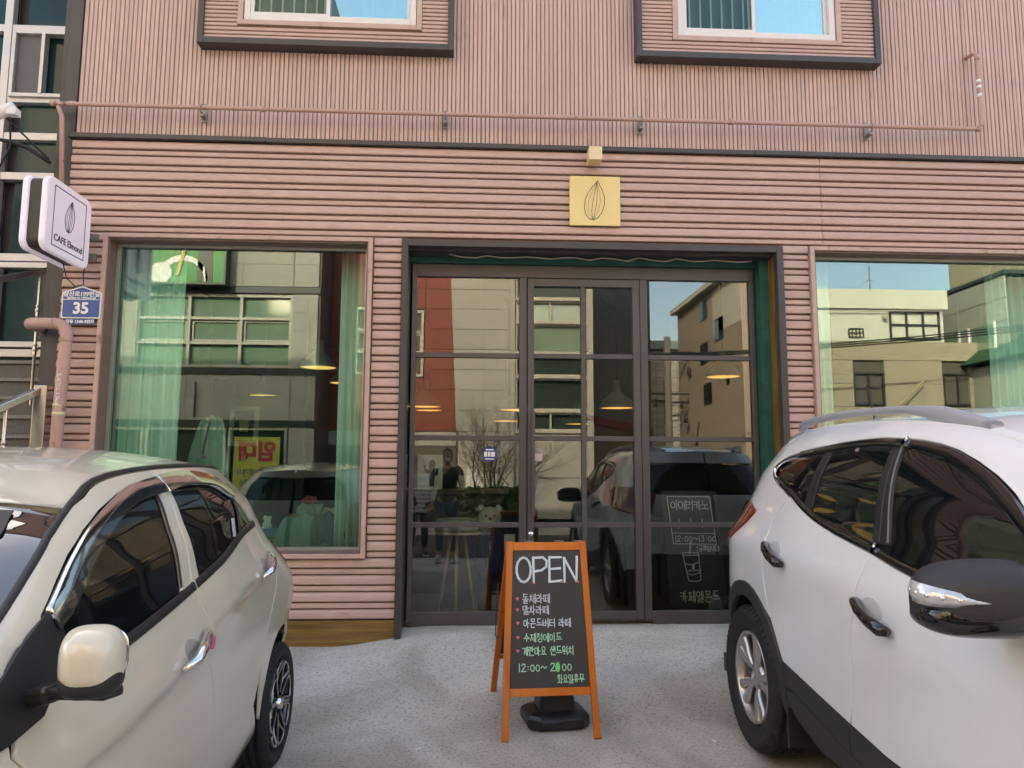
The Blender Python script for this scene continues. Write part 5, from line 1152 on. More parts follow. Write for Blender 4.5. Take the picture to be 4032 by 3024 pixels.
# window opening outlines (a,z)
fwin_ = [(1.262, 1.012), (1.258, 1.18), (1.235, 1.335), (1.30, 1.342), (1.42, 1.320), (1.585, 1.272), (1.705, 1.225), (1.81, 1.172), (1.89, 1.118), (1.965, 1.06), (1.98, .99), (1.99, .93), (1.97, .90)]
rwin_ = [(1.122, 1.03), (1.138, 1.18), (1.13, 1.345), (.98, 1.360), (.80, 1.358), (.64, 1.338), (.53, 1.298), (.60, 1.12)]
fwin = fwin_[:2]+cr(fwin_[2:]); rwin = rwin_[:2]+cr(rwin_[2:7])+rwin_[7:]
qwin = [(.575, 1.122), (.505, 1.285), (.42, 1.255), (.34, 1.205), (.27, 1.150)]
sill0 = .20
archr = arc_pts(0, .285, .345, -14, 194, 22, .37)
archf = arc_pts(2.385, .285, .345, -14, 194, 22, .37)
for sd_ in (1, -1):
    P_ = lambda poly, m, name, **k: panel(k.pop('sf', sl), poly, m, name, HB, side=sd_, **k)
    # quarter with C pillar, roof side rail and A pillar
    q = [('r', .52, .62), ('r', .52, .75), ('r', .52, .95), ('r', .50, 1.10), ('r', .50, 1.25), ('r', .50, float(ztp(-.25))-.03)]
    q += topline(ztp, -.1, 1.60, 30)
    q += [('f', .28, 1.290), ('f', .30, 1.2), ('f', .30, 1.1), ('f', .30, 1.0), ('f', .30, .93), (2.16, .90)]
    q += [(2.06, .96), (1.99, 1.07), (1.90, 1.133), (1.82, 1.188), (1.715, 1.242), (1.595, 1.288), (1.43, 1.335), (1.30, 1.357), (1.16, 1.368), (.98, 1.374), (.80, 1.373), (.63, 1.352), (.52, 1.305), (.41, 1.272), (.32, 1.22), (.245, 1.150)]
    q += [(.21, 1.08), (.185, 1.0), (.20, .90), (.265, .80), (.345, .68), (.405, .56)]+[p for p in archr[::1] if p[1] > .30 and p[0] < .36 and p[0] > -.33]
    q += [(-.345, .33), (-.345, .34), ('r', .30, .40), ('r', .52, .44)]
    P_(q, m_bp, 'body_side', sf=su, h=.04)
    fd = [(1.03, .24), (1.016, .47), (1.033, .68), (1.072, .77), (1.127, .865), (1.157, .93), (1.182, 1.0), (1.175, 1.18), (1.155, 1.357), (1.222, 1.350), (1.246, 1.18), (1.256, 1.0)]+beltline(1.28, 2.14, 12, -.003)+[(2.17, .82), (2.13, .70), (2.10, .55), (2.06, .40), (1.98, .24)]
    P_(fd, m_bp, 'front_door')
    rd_ = [(1.022, .24), (1.008, .47), (1.025, .68), (1.064, .77), (1.119, .865), (1.149, .93), (1.174, 1.0), (1.167, 1.18), (1.147, 1.354), (1.125, 1.352), (1.130, 1.18), (1.112, 1.035)]+beltline(1.06, .40, 10, -.003)+[(.27, 1.145), (.217, 1.08), (.192, 1.0), (.207, .90), (.272, .80), (.352, .68), (.412, .56), (.46, .44), (.54, .30), (.60, .24)]
    P_(rd_, m_bp, 'rear_door')
    fe = [(2.105, .24), (2.11, .40), (2.14, .55), (2.145, .70), (2.18, .82), (2.17, .885)]+[(a, float(belt(a))-.002) for a in (2.3, 2.5, 2.7, 2.85)]+[('f', .35, .70), ('f', .35, .45), (2.745, .40)]+[p for p in archf if 2.06 < p[0] < 2.74 and p[1] > .22]
    P_(fe, m_bp, 'front_fender')
    P_([(.44, .40), (.56, .235), (2.0, .235), (2.10, .235), (2.12, .17), (.45, .17), (.35, .26)], m_bp, 'sill_panel', off=-.006)
    P_(fwin, m_tint, 'front_window', off=-.006, sf=su); P_(rwin, m_tint, 'rear_window', off=-.006, sf=su); P_(qwin, m_tint, 'quarter_window', off=-.006, sf=su)
    P_([(1.93, 1.0), (1.98, .92), (2.06, .865), (2.18, .845), (2.32, .835), (2.30, .90), (2.20, .95), (2.09, 1.02), (1.98, 1.075)], m_black, 'sail_panel', off=.007, sf=su)
    strip(su, beltline(1.145, .25, 16, .012), .008, .0165, m_black, 'belt_moulding', HB, sd_); strip(su, beltline(2.04, 1.165, 14, .012), .008, .0165, m_black, 'belt_moulding', HB, sd_)
    strip(su, [(.588, 1.12), (.555, 1.20), (.515, 1.292)], .004, .009, m_black, 'window_bar', HB, sd_)
    strip(su, [(1.257, 1.02), (1.250, 1.18), (1.228, 1.34)], .003, .007, m_black, 'window_seal', HB, sd_)
    strip(su, topline(ztp, -.12, 1.62, 26, .004)+[('f', .27, 1.290), ('f', .29, 1.24), ('f', .295, 1.15), ('f', .30, 1.02), ('f', .30, .94)], .004, .010, m_black, 'drip_moulding', HB, sd_)
    # visors: chrome edge and smoked lower band, standing off the surface
    vf = [(1.974, 1.077), (1.896, 1.130), (1.815, 1.183), (1.712, 1.238), (1.59, 1.285), (1.421, 1.335), (1.29, 1.356), (1.165, 1.370)]; vl = [(a-.0, z-.055-.01*k/6) for k, (a, z) in enumerate(vf)]
    up_, lo_ = cr(vf), cr([(1.962, 1.030), (1.865, 1.083), (1.765, 1.150), (1.66, 1.209), (1.53, 1.262), (1.41, 1.294), (1.29, 1.312), (1.18, 1.322)])
    md = [(u[0]*.55+l[0]*.45, u[1]*.55+l[1]*.45) for u, l in zip(up_, lo_)]
    P_(up_+md[::-1], m_chrome, 'visor_chrome', off=.016, gap=0, sf=su, rim=.018); P_(md+lo_[::-1], m_visor, 'window_visor', off=.020, gap=0, sf=su, rim=.008)
    up_ = cr([(1.158, 1.372), (1.0, 1.386), (.82, 1.384), (.66, 1.366), (.55, 1.325), (.50, 1.295)]); lo_ = cr([(1.165, 1.322), (1.02, 1.342), (.84, 1.344), (.70, 1.330), (.58, 1.290), (.52, 1.285)])
    P_(up_+lo_[::-1], m_chrome, 'visor_chrome', off=.018, gap=0, sf=su, rim=.016)
    # rear lamp
    tl = P_([('r', .35, .86), ('r', .52, .78), ('r', .62, .80), ('r', .62, .97), ('r', .50, 1.06), ('r', .34, 1.09), ('r', .30, 1.02), ('r', .31, .93)], m_lampr, 'tail_light', off=.012, sf=su)
    # handles; the shade of each recess is painted as a flat darker patch
    for ca, cz in ((1.30, .822), (.38, .972)):
        rec = su.ev(np.array([su.inv(ca, cz)]), np.array([cz]))[0]
        ctr = [(ca-.105, cz+.045), (ca-.06, cz+.028), (ca, cz+.008), (ca+.05, cz-.012), (ca+.10, cz-.030)]
        pp = np.array([su.inv(a, z) for a, z in ctr]); zz_ = np.array([z for a, z in ctr]); P3 = su.ev(pp, zz_); N3 = su.nrm(pp, zz_); o_ = [.012, .032, .038, .034, .008]
        mb = MB().tube([(x[0]*sd_+n[0]*sd_*o, x[1]+n[1]*o, x[2]+n[2]*o) for x, n, o in zip(P3, N3, o_)], [.010, .0165, .018, .0155, .009], 12); hdl = mb.build('door_handle', m_chrome, HB)
        P_([(ca+.055*cos(t)-.01+.02*sin(t), cz+.005+.038*sin(t)) for t in np.linspace(0, 2*pi, 18)[:-1]], pm('handle_shade', (.36, .34, .30), .3, coat=.8), 'handle_shade', off=.0015, gap=0, rim=.001, hb=.015, h=.02)
if True:
    x = float(su.ev([su.inv(1.155, .905)], [.905])[0][0])
    MB().lathe([(0, .016), (.012, .018), (.022, .015), (.022, 0), (0, 0)], 18, Matrix.Translation((x+.006, -1.118, .815)) @ Matrix.Rotation(pi/2, 4, 'Y')).build('pink_door_guard', pm('pink_rubber', (.75, .10, .35), .5), HB)
lid(su, ztp, float(Rh(1.36)), 1.757, .078, m_bp, 'roof', HB)
hz = interp([1.9, 2.3, 2.6, 2.85, 3.0], [.90, .875, .815, .74, .70]); lid(sl, lambda a: belt(a)-.004, 2.30, 2.93, .07, m_bp, 'bonnet', HB, off=0)
# windscreen with dotted band, rear glass, tailgate, bumpers
panel(su, [('f', .31, .92), ('f', .31, 1.0), ('f', .31, 1.1), ('f', .31, 1.2), ('f', .31, 1.288), ('f', .5, 1.302), ('f', .7, 1.315), ('f', 1.0, 1.322), ('f', 1.0, .90)], m_screen, 'windscreen', HB, off=-.003, gap=.001, both=True)
panel(su, [('f', .55, 1.295), ('f', 1.0, 1.312), ('f', 1.0, 1.21), ('f', .55, 1.22)], m_black, 'sun_strip', HB, off=.0015, gap=0, rim=.002, both=True)
panel(su, [('r', .54, .52), ('r', .54, 1.06), ('r', .53, 1.12), ('r', 1.0, 1.12), ('r', 1.0, .52)], m_bp, 'tailgate', HB, both=True)
panel(su, [('r', .54, 1.125), ('r', .52, 1.32), ('r', 1.0, 1.32), ('r', 1.0, 1.125)], m_tint, 'rear_screen', HB, off=-.002, both=True)
panel(su, [('r', .50, 1.325), ('r', .50, 1.375), ('r', 1.0, 1.40), ('r', 1.0, 1.325)], m_bp, 'spoiler', HB, off=.02, both=True)
panel(su, [('r', .30, .20), ('r', .28, .40), ('r', .52, .445), ('r', .53, .51), ('r', 1.0, .51), ('r', 1.0, .20)], m_bp, 'rear_bumper', HB, off=.004, both=True)
panel(sl, [('f', .30, .20), ('f', .30, .62), ('f', .36, .70), ('f', 1.0, .70), ('f', 1.0, .20)], m_bp, 'front_bumper', HB, both=True)
B('underbody', m_black, (-.68, -2.95, .17, .68, .42, .26), HB); B('cabin_floor', m_black, (-.44, -2.9, .26, .44, .36, .60), HB); B('cabin_core', m_black, (-.5, -1.9, .60, .5, .2, 1.1), HB)
pl_ = B('number_plate', m_card, (-.26, .585, .60, .26, .597, .71), HB, .003)
# inner dark shell
def shell(sf, par, z0, z1f, off, m=m_black, n=70, k=14, name='inner_shell'):
    zz_ = []; V = []; 
    for j in range(k):
        for i in range(n):
            t = i/(n-1); q = -sf.Lr*.98+t*(float(sf.F(1.0)-sf.Lf-sf.R(1.0)-sf.Lr)*1.0+sf.Lr*.98); z = z0+(z1f(q)-z0)*j/(k-1); V.append((q, z))
    V = np.array(V); P3 = sf.ev(V[:, 0], V[:, 1]); N3 = sf.nrm(V[:, 0], V[:, 1]); P3 = P3-N3*off; mb = MB()
    for s_ in (1, -1): mb.add([(p[0]*s_, p[1], p[2]) for p in P3], [(j*n+i, j*n+i+1, (j+1)*n+i+1, (j+1)*n+i) for j in range(k-1) for i in range(n-1)], True)
    return mb.build(name, m, par)
shell(su, HB, .69, lambda q: 1.30, .03)
def well(par, a, z, R, w0, w1):
    w1 -= .075
    mb = MB()
    for s_ in (1, -1):
        n = 20; vs = []
        for x in (w0, w1): vs += [(x*s_, -(a+R*cos(t)), z+R*sin(t)) for t in np.linspace(-.35, pi+.35, n)]
        mb.add(vs, [(i, i+1, n+i+1, n+i) for i in range(n-1)], True); mb.add([(w0*s_, -a+R, z-.15), (w0*s_, -a-R, z-.15)]+vs[:n], [tuple([0, 1]+list(range(2, n+2)))])
    return mb.build('wheel_well', m_black, par)
well(HB, 0, .285, .36, .46, .765); well(HB, 2.385, .285, .36, .46, .765)
def picanto_wheel(a, side):
    t, M = tyre(HB, side*.685, a, .285, .286, .175, .200, side, 4)
    rim = MB().lathe([(.200, .062), (.198, .082), (.194, .084), (.190, .070), (.182, .052), (.0, .040)], 48, M).build('rim', m_blackg, t)
    loops = MB()
    for k in range(8):
        c = 2*pi*k/8+.2; sg = 1 if k % 2 else -1
        pts2 = [(.075, -.10), (.085, -.26), (.120, -.31), (.160, -.33), (.172, -.28), (.174, 0), (.172, .28), (.160, .33), (.120, .31), (.085, .26), (.075, .10), (.070, 0), (.075, -.10)]
        pts2 = [(r_*1.10, th_*(.9 if r_ > .1 else 1.5)+c) for r_, th_ in pts2]
        loops.tube([M @ Vector((r_*cos(th_), r_*sin(th_), .066+.018*(r_ > .15)-.004*(r_ < .1))) for r_, th_ in pts2], .0042, 5, caps=False)
        pk = MB(); 
    loops.build('rim_outline', m_silver, t)
    for k in range(8):
        c = 2*pi*(k+.5)/8+.2; mb = MB(); p0 = M @ Vector((.05*cos(c), .05*sin(c), .070)); p1 = M @ Vector((.18*cos(c), .18*sin(c), .078)); mb.bar(p0, p1, .020, .018, M.to_3x3() @ Vector((0, 0, 1))); mb.build('spoke', m_blackg, t, .003)
    MB().lathe([(.0, .094), (.024, .093), (.028, .088), (.029, .06)], 24, M).build('hub_cap', m_chrome, t)
for a in (0, 2.385):
    for s_ in (1, -1): picanto_wheel(a, s_)
# door mirror
def blob(name, m, par, c, r, e=(2.4, 2.4, 2.4), rot=None, n=36, flat=None):
    vs = []
    def sp(v, p): return math.copysign(abs(v)**(2/p), v)
    for j in range(n+1):
        ph = pi*j/n
        for i in range(n):
            th = 2*pi*i/n; v = Vector((r[0]*sp(sin(ph), e[2])*sp(cos(th), e[0]), r[1]*sp(sin(ph), e[2])*sp(sin(th), e[1]), r[2]*sp(cos(ph), e[2])))
            if flat: v = flat(v)
            if rot: v = rot @ v
            vs.append(v+Vector(c))
    return MB().add(vs, [(j*n+i, (j+1)*n+i, (j+1)*n+(i+1) % n, j*n+(i+1) % n) for j in range(n) for i in range(n)], True).build(name, m, par)
for s_ in (1, -1):
    R_ = Matrix.Rotation(s_*radians(12), 3, 'Z')
    def fl(v): 
        k = 1-.18*max(0, -v.y/.07); return Vector((v.x*k, v.y if v.y < 0 else v.y*.55, v.z*k))
    mr_ = blob('door_mirror', m_bp, HB, (s_*.900, -2.17, 1.012), (.063, .066, .070), (3.0, 2.6, 2.9), R_, flat=fl)
    MB().bar((s_*.785, -2.085, .925), (s_*.94, -2.15, .940), .055, .024).build('mirror_base', m_black, mr_, .008); MB().bar((s_*.735, -2.075, .915), (s_*.795, -2.09, .925), .07, .04).build('mirror_foot', m_black, mr_, .012)
    o = blob('mirror_glass', m_chrome, mr_, (s_*.900, -2.132, 1.012), (.054, .006, .056), (3, 2, 3), R_); 
    blob('mirror_under', m_black, mr_, (s_*.900, -2.166, .975), (.060, .062, .040), (2.9, 2.6, 2.6), R_)
aa = MB().tube([(0, 0, 0), (0, .07, .14), (0, .09, .19)], [.006, .005, .004], 8); aa.lathe([(0, .02), (.010, .018), (.024, 0)], 14); aa.v = [(x, y, z) for x, y, z in aa.v]
for k in range(14): aa.lathe([(.004, 0), (.0075, .003), (.004, .006)], 8, Matrix.Translation((0, .02+.0045*k, .045+.0088*k)))
aa.build('antenna', m_black, HB, loc=(0.30, .10, 1.462))
wp_ = MB(); wp_.bar((.2, -2.50, .955), (-.35, -2.36, 1.06), .012, .01); wp_.bar((-.3, -2.5, .95), (-.75, -2.30, 1.0), .012, .01)
st_ = panel(su, [(.65, 1.135), (.685, 1.135), (.665, 1.205), (.63, 1.205)], pm('sticker_print', (.5, .5, .5), .5, var=.5, scale=120), 'window_sticker', HB, off=.001, gap=0, rim=.001)

# ------------------------------------------------------------------ white SUV
SU = thing('white_suv', 'white SUV with grey roof rails and black lower cladding parked at the right', 'car', (2.29, 3.844, .125))
sbelt = interp([-.9, -.3, 0, .2, .4, .53, .70, .87, 1.2, 1.5, 2.0, 2.6, 3.6], [1.44, 1.43, 1.425, 1.40, 1.325, 1.265, 1.20, 1.155, 1.105, 1.065, 1.01, .96, .85])
stop_ = interp([-.75, -.5, -.2, .1, .5, .9, 1.2, 1.5, 1.75, 1.95, 2.15, 2.4, 2.7], [1.545, 1.56, 1.572, 1.580, 1.585, 1.575, 1.555, 1.515, 1.455, 1.415, 1.43, 1.47, 1.49])
cb2 = interp([-.9, 0, .5, 1.2, 2.4, 3.6], [1.04, 1.03, 1.02, .98, .93, .82])   # shoulder crease
rt = lambda w, d: (lambda a: w-d*np.clip((.55-np.asarray(a, float))/1.0, 0, 1.4)**1.3)
lvS = [(const(.20), const(.80)), (const(.32), const(.865)), (const(.46), const(.885)), (const(.62), const(.897)), (lambda a: cb2(a)-.14, const(.912)), (cb2, const(.905)), (lambda a: cb2(a)+.06, rt(.886, .02)), (lambda a: cb2(a)+.19, rt(.848, .05)), (lambda a: stop_(a)*.5+cb2(a)*.5+.085, rt(.800, .07)), (lambda a: stop_(a)-.10, rt(.748, .085)), (lambda a: stop_(a)-.035, rt(.700, .09)), (stop_, rt(.650, .09))]
Rs = interp([.2, .35, .5, .7, .9, 1.05, 1.2, 1.35, 1.5, 1.58], [-.80, -.86, -.88, -.86, -.82, -.79, -.72, -.62, -.52, -.48])
Fsu = interp([.8, .95, 1.1, 1.3, 1.42, 1.5, 1.6], [3.05, 2.88, 2.65, 2.32, 2.10, 1.97, 1.8])
Fsl = interp([.2, .4, .6, .8, .95, 1.2], [3.42, 3.50, 3.52, 3.48, 3.35, 3.1])
tapS = interp([-.88, -.2, .5, 1.5, 2.6, 3.5], [.93, .98, 1.0, 1.0, .985, .94])
tu = Surf(lvS, Rs, .80, 2.7, Fsu, .34, 4.0, tapS); tl_ = Surf(lvS, Rs, .80, 2.7, Fsl, .9, 2.5, tapS)
arcS = arc_pts(0, .35, .44, -10, 190, 22, .47); arcSi = arc_pts(0, .35, .385, -14, 194, 22, .40)
arcF = arc_pts(2.64, .35, .44, -10, 190, 22, .47); arcFi = arc_pts(2.64, .35, .385, -14, 194, 22, .40)
w_all = [(2.08, .985), (1.8, 1.015), (1.51, 1.054), (1.363, 1.074), (1.2, 1.106), (.988, 1.138), (.743, 1.184), (.57, 1.234), (.449, 1.280), (.30, 1.322), (.20, 1.352), (.15, 1.378)]
ctop = [(.15, 1.385), (.19, 1.412), (.30, 1.437), (.45, 1.452), (.646, 1.466), (.844, 1.479), (1.037, 1.483), (1.21, 1.473), (1.339, 1.458), (1.491, 1.426), (1.636, 1.371), (1.766, 1.308), (1.874, 1.249), (1.98, 1.165), (2.08, 1.06)]
def lerp_line(L, a): 
    L = sorted(L); return float(interp([p[0] for p in L], [p[1] for p in L])(a))
wb_ = lambda a, d=0: (a, lerp_line(w_all, a)+d); wt_ = lambda a, d=0: (a, lerp_line(ctop, a)+d)
for sd_ in (-1, 1):
    P_ = lambda poly, m, name, **k: panel(k.pop('sf', tl_), poly, m, name, SU, side=sd_, **k)
    q = [('r', .55, .60), ('r', .55, .80), ('r', .54, 1.0), ('r', .52, 1.15), ('r', .50, 1.3), ('r', .48, 1.45), ('r', .46, float(stop_(-.4))-.02)]
    q += topline(stop_, -.2, 1.80, 30, -.003)+[('f', .30, 1.40), ('f', .30, 1.3), ('f', .30, 1.15), ('f', .30, 1.02), (2.30, .975), (2.12, .99)]
    q += [(2.115, 1.07)]+[wt_(a, .024) for a in (2.05, 1.98, 1.9, 1.8, 1.7, 1.6, 1.5, 1.4, 1.3, 1.2, 1.05, .9, .75, .65, .5, .35, .25)]+[(.16, 1.43), (.115, 1.39), (.13, 1.350), (.19, 1.322), (.30, 1.292), (.43, 1.250)]
    q += [(.36, 1.22), (.292, 1.145), (.27, 1.02), (.267, .92), (.282, .835), (.318, .70)]+[p for p in arcS if p[0] < .31 and p[1] > .44]+[(-.46, .40), ('r', .30, .42), ('r', .55, .44)]
    P_(q, m_wp, 'body_side', sf=tu, h=.045)
    fd = [(1.016, .445), (1.045, .508), (1.068, .635), (1.09, .762), (1.139, .908), (1.17, 1.0), (1.198, 1.085)]+[wb_(a, -.022) for a in np.linspace(1.3, 2.06, 8)]+[(2.10, 1.0), (2.15, .88), (2.16, .72), (2.10, .56), (2.05, .39), (1.6, .40), (1.24, .416)]
    P_(fd, m_wp, 'front_door')
    rd_ = [(1.006, .445), (1.036, .508), (1.059, .635), (1.081, .762), (1.13, .908), (1.161, 1.0), (1.190, 1.085)]+[wb_(a, -.022) for a in np.linspace(1.12, .50, 9)]+[(.437, 1.262), (.367, 1.215), (.30, 1.14), (.278, 1.02), (.275, .92), (.290, .838), (.325, .70), (.415, .545), (.425, .528)]
    P_(rd_, m_wp, 'rear_door')
    fe = [(2.06, .40), (2.11, .56), (2.17, .72), (2.16, .88), (2.11, 1.0)]+[(a, float(cb2(a))+.075) for a in (2.3, 2.6, 2.9, 3.2)]+[('f', .4, .80), ('f', .4, .5), (3.12, .45)]+[p for p in arcF if 2.16 < p[0] < 3.1 and p[1] > .44]
    P_(fe, m_wp, 'front_fender')
    # cladding
    P_([(.43, .42), (.415, .523), (.60, .505), (.749, .480), (1.006, .438), (.99, .332), (.76, .379), (.52, .424)], m_clad, 'door_cladding', off=.006); P_([(1.014, .437), (1.236, .411), (1.6, .395), (2.05, .385), (2.16, .38), (2.19, .27), (1.3, .29), (.998, .330)], m_clad, 'door_cladding', off=.006)
    P_([(.44, .41), (.52, .418), (.76, .373), (.99, .326), (1.3, .284), (2.2, .264), (2.2, .20), (.60, .20), (.50, .30)], m_clad, 'sill_cladding', off=.008)
    for ci, ao, ai in ((0, arcS, arcSi), (2.64, arcF, arcFi)): P_([p for p in ao]+[p for p in ai[::-1]], m_clad, 'arch_moulding', off=.012, gap=0, rim=.03)
    # glass
    P_([wb_(a, .008) for a in (2.06, 1.8, 1.5, 1.30)]+[(1.26, 1.30), (1.215, 1.47)]+[wt_(a, -.02) for a in (1.35, 1.5, 1.65, 1.8, 1.95, 2.04)], m_tint, 'front_window', off=-.006, sf=tu)
    P_([wb_(a, .008) for a in (1.18, 1.0, .87, .76, .66)]+[(.685, 1.34), (.705, 1.445)]+[wt_(a, -.02) for a in (.80, .95, 1.14)]+[(1.16, 1.30)], m_tint, 'rear_window', off=-.006, sf=tu)
    P_([wb_(a, .008) for a in (.60, .50, .40, .30, .22)]+[(.175, 1.39)]+[wt_(a, -.02) for a in (.25, .35, .5, .65)]+[(.64, 1.34)], m_tint, 'quarter_window', off=-.006, sf=tu)
    P_([(1.295, 1.125), (1.255, 1.30), (1.21, 1.472), (1.185, 1.472), (1.21, 1.30), (1.235, 1.125)], m_black, 'door_pillar', off=-.001, gap=.001, sf=tu); P_([(1.228, 1.125), (1.20, 1.30), (1.175, 1.474), (1.145, 1.474), (1.165, 1.30), (1.185, 1.135)], m_black, 'door_pillar', off=-.001, gap=.001, sf=tu)
    P_([(.672, 1.21), (.692, 1.34), (.712, 1.457), (.655, 1.454), (.632, 1.34), (.60, 1.230)], m_black, 'quarter_pillar', off=.0, gap=.001, sf=tu)
    # gloss black and chrome trims round the glass
    strip(tu, [wb_(a, -.006) for a in np.linspace(2.07, 1.225, 12)], .008, .015, m_blackg, 'waist_trim', SU, sd_); strip(tu, [wb_(a, -.006) for a in np.linspace(1.20, .22, 18)], .008, .015, m_blackg, 'waist_trim', SU, sd_)
    strip(tu, [wt_(a, .004) for a in np.linspace(.40, 1.20, 18)], .008, .018, m_blackg, 'upper_trim', SU, sd_); strip(tu, [wt_(a, .004) for a in np.linspace(1.22, 2.08, 18)], .008, .018, m_blackg, 'upper_trim', SU, sd_)
    strip(tu, cr([(.56, 1.462), (.42, 1.452), (.28, 1.436), (.18, 1.412), (.143, 1.383), (.19, 1.345), (.30, 1.312)]), .012, .008, m_chrome, 'chrome_strip', SU, sd_)
    strip(tu, [(1.213, 1.482), (1.210, 1.500)], .009, .004, m_chrome, 'trim_clip', SU, sd_); strip(tu, [(1.209, 1.108), (1.212, 1.126)], .009, .004, m_chrome, 'trim_clip', SU, sd_)
    strip(tu, [(1.285, 1.13), (1.245, 1.30), (1.205, 1.47)], .004, .004, pm('grey_seal', (.15, .15, .15), .4), 'window_seal', SU, sd_)
    P_([(.03, 1.175), (-.04, 1.125), (-.14, 1.07), (-.28, 1.0), ('r', .45, .955), ('r', .62, .97), ('r', .62, 1.15), ('r', .42, 1.205), (-.13, 1.215)], m_lampr, 'tail_light', off=.012, sf=tu)
    for ca, cz in ((1.265, .888), (.42, 1.002)):
        ctr = [(ca-.13, cz+.030), (ca-.09, cz+.026), (ca-.03, cz+.008), (ca+.04, cz-.014), (ca+.10, cz-.030), (ca+.125, cz-.036)]
        pp = np.array([tl_.inv(a, z) for a, z in ctr]); zz_ = np.array([z for a, z in ctr]); P3 = tl_.ev(pp, zz_); N3 = tl_.nrm(pp, zz_); o_ = [.008, .016, .036, .040, .034, .016]
        MB().tube([(x[0]*sd_+n[0]*sd_*o, x[1]+n[1]*o, x[2]+n[2]*o) for x, n, o in zip(P3, N3, o_)], [.010, .019, .018, .020, .023, .014], 12).build('door_handle', m_blackg, SU)
        P_([(ca-.01+.07*cos(t), cz+.012+.042*sin(t)) for t in np.linspace(0, 2*pi, 18)[:-1]], pm('handle_shade_white', (.60, .61, .62), .3, coat=.8), 'handle_shade', off=.0015, gap=0, rim=.001, hb=.015, h=.02)  # flat patch of darker paint, recess shade painted on the door
    # roof rail
    A_ = np.linspace(-.35, 1.53, 40); rp_ = []
    for a in A_:
        z = float(stop_(a)); y = float(tu.ev([tu.inv(a, z)], [z])[0][0])-.035; t = (a+.35)/1.88; lift = .034*min(1, sin(pi*min(max(t, 0), 1))*2.2)+.004
        rp_.append((sd_*y, -a, z+.008+lift, t))
    mb = MB(); vs = []; n = 8
    for x, y, z, t in rp_:
        ww = .024; hh_ = .016+.045*max(0, (t-.74)/.26)**1.3*(1-max(0, (t-.9)/.1))+.02*max(0, (.15-t)/.15)
        for k in range(n): c, s_ = cos(2*pi*k/n+.4), sin(2*pi*k/n+.4); vs.append((x+ww*math.copysign(abs(c)**.6, c), y, z+hh_*math.copysign(abs(s_)**.6, s_)-(hh_-.016)))
    mb.add(vs, [(i*n+k, i*n+(k+1) % n, (i+1)*n+(k+1) % n, (i+1)*n+k) for i in range(len(rp_)-1) for k in range(n)]+[tuple(range(n)), tuple(range(len(vs)-1, len(vs)-n-1, -1))], True); mb.build('roof_rail', m_railm, SU)
    x, y, z, t = rp_[36]
    # mirror
    R_ = Matrix.Rotation(sd_*radians(10), 3, 'Z')
    def fl(v):
        k = 1-.20*max(0, -v.y/.09); return Vector((v.x*k, v.y if v.y < 0 else v.y*.6, v.z*k-.12*v.x*sd_*.5))
    mr_ = blob('door_mirror', m_clad, SU, (sd_*1.03, -1.98, 1.065), (.152, .102, .092), (3.3, 2.8, 2.9), R_, flat=fl)
    MB().bar((sd_*.86, -2.0, 1.0), (sd_*.98, -1.98, 1.02), .08, .03).build('mirror_foot', m_blackg, mr_, .01)
    blob('mirror_lower_shell', m_blackg, mr_, (sd_*1.028, -1.978, 1.020), (.147, .098, .052), (3.3, 2.8, 2.6), R_)
    led = MB(); n = 22
    for k in range(n):
        t = k/(n-1); ang = -.30+1.75*t; r_ = .004+.0215*sin(pi*min(1, .36+t*.64))**.8
        cx2, cy2 = sd_*(1.037+.146*cos(ang*1.0)), -1.982-.088*sin(ang); zc = 1.082-.018*t
        led.add([(cx2, cy2, zc-r_), (cx2+sd_*.007*cos(ang), cy2-.007*sin(ang), zc), (cx2, cy2, zc+r_)], [])
    o = len(led.v)
    led.f = [(k*3+j, (k+1)*3+j, (k+1)*3+j+1, k*3+j+1) for k in range(n-1) for j in range(2)]; led.sm = [True]*len(led.f)
    ll = led.build('indicator_lamp', pm('led_clear', (.62, .63, .65), .12, metal=.4, coat=1, var=.25, scale=60), mr_); q = ll.modifiers.new('s', 'SOLIDIFY'); q.thickness = .006; q.offset = 0
    for k in range(5):
        t = .07+.17*k; ang = -.30+1.75*t; blob('led', m_chrome, mr_, (sd_*(1.043+.146*cos(ang)), -1.982-.091*sin(ang), 1.082-.018*t), (.0065, .0065, .0065), (2, 2, 2), n=12)
lid(tu, stop_, float(Rs(1.56)), 2.03, .07, m_wp, 'roof', SU); lid(tl_, lambda a: cb2(a)+.07, 2.75, 3.36, .10, m_wp, 'bonnet', SU)
panel(tu, [('f', .31, .98), ('f', .31, 1.15), ('f', .31, 1.3), ('f', .31, 1.40), ('f', .7, 1.425), ('f', 1.0, 1.44), ('f', 1.0, .98)], m_screen, 'windscreen', SU, off=-.003, gap=.001, both=True)
panel(tu, [('r', .56, .60), ('r', .56, 1.0), ('r', .54, 1.15), ('r', 1.0, 1.15), ('r', 1.0, .60)], m_wp, 'tailgate', SU, both=True)
panel(tu, [('r', .54, 1.155), ('r', .50, 1.44), ('r', 1.0, 1.44), ('r', 1.0, 1.155)], m_tint, 'rear_screen', SU, off=-.002, both=True)
panel(tu, [('r', .47, 1.445), ('r', .46, 1.54), ('r', 1.0, 1.565), ('r', 1.0, 1.445)], m_wp, 'spoiler', SU, off=.02, both=True)
panel(tu, [('r', .30, .22), ('r', .28, .43), ('r', .55, .45), ('r', .56, .59), ('r', 1.0, .59), ('r', 1.0, .22)], m_clad, 'rear_bumper', SU, off=.01, both=True)
panel(tl_, [('f', .34, .24), ('f', .36, .80), ('f', .42, .88), ('f', 1.0, .88), ('f', 1.0, .24)], m_wp, 'front_bumper', SU, both=True)
B('number_plate', m_card, (-.26, .875, .78, .26, .887, .89), SU, .003)
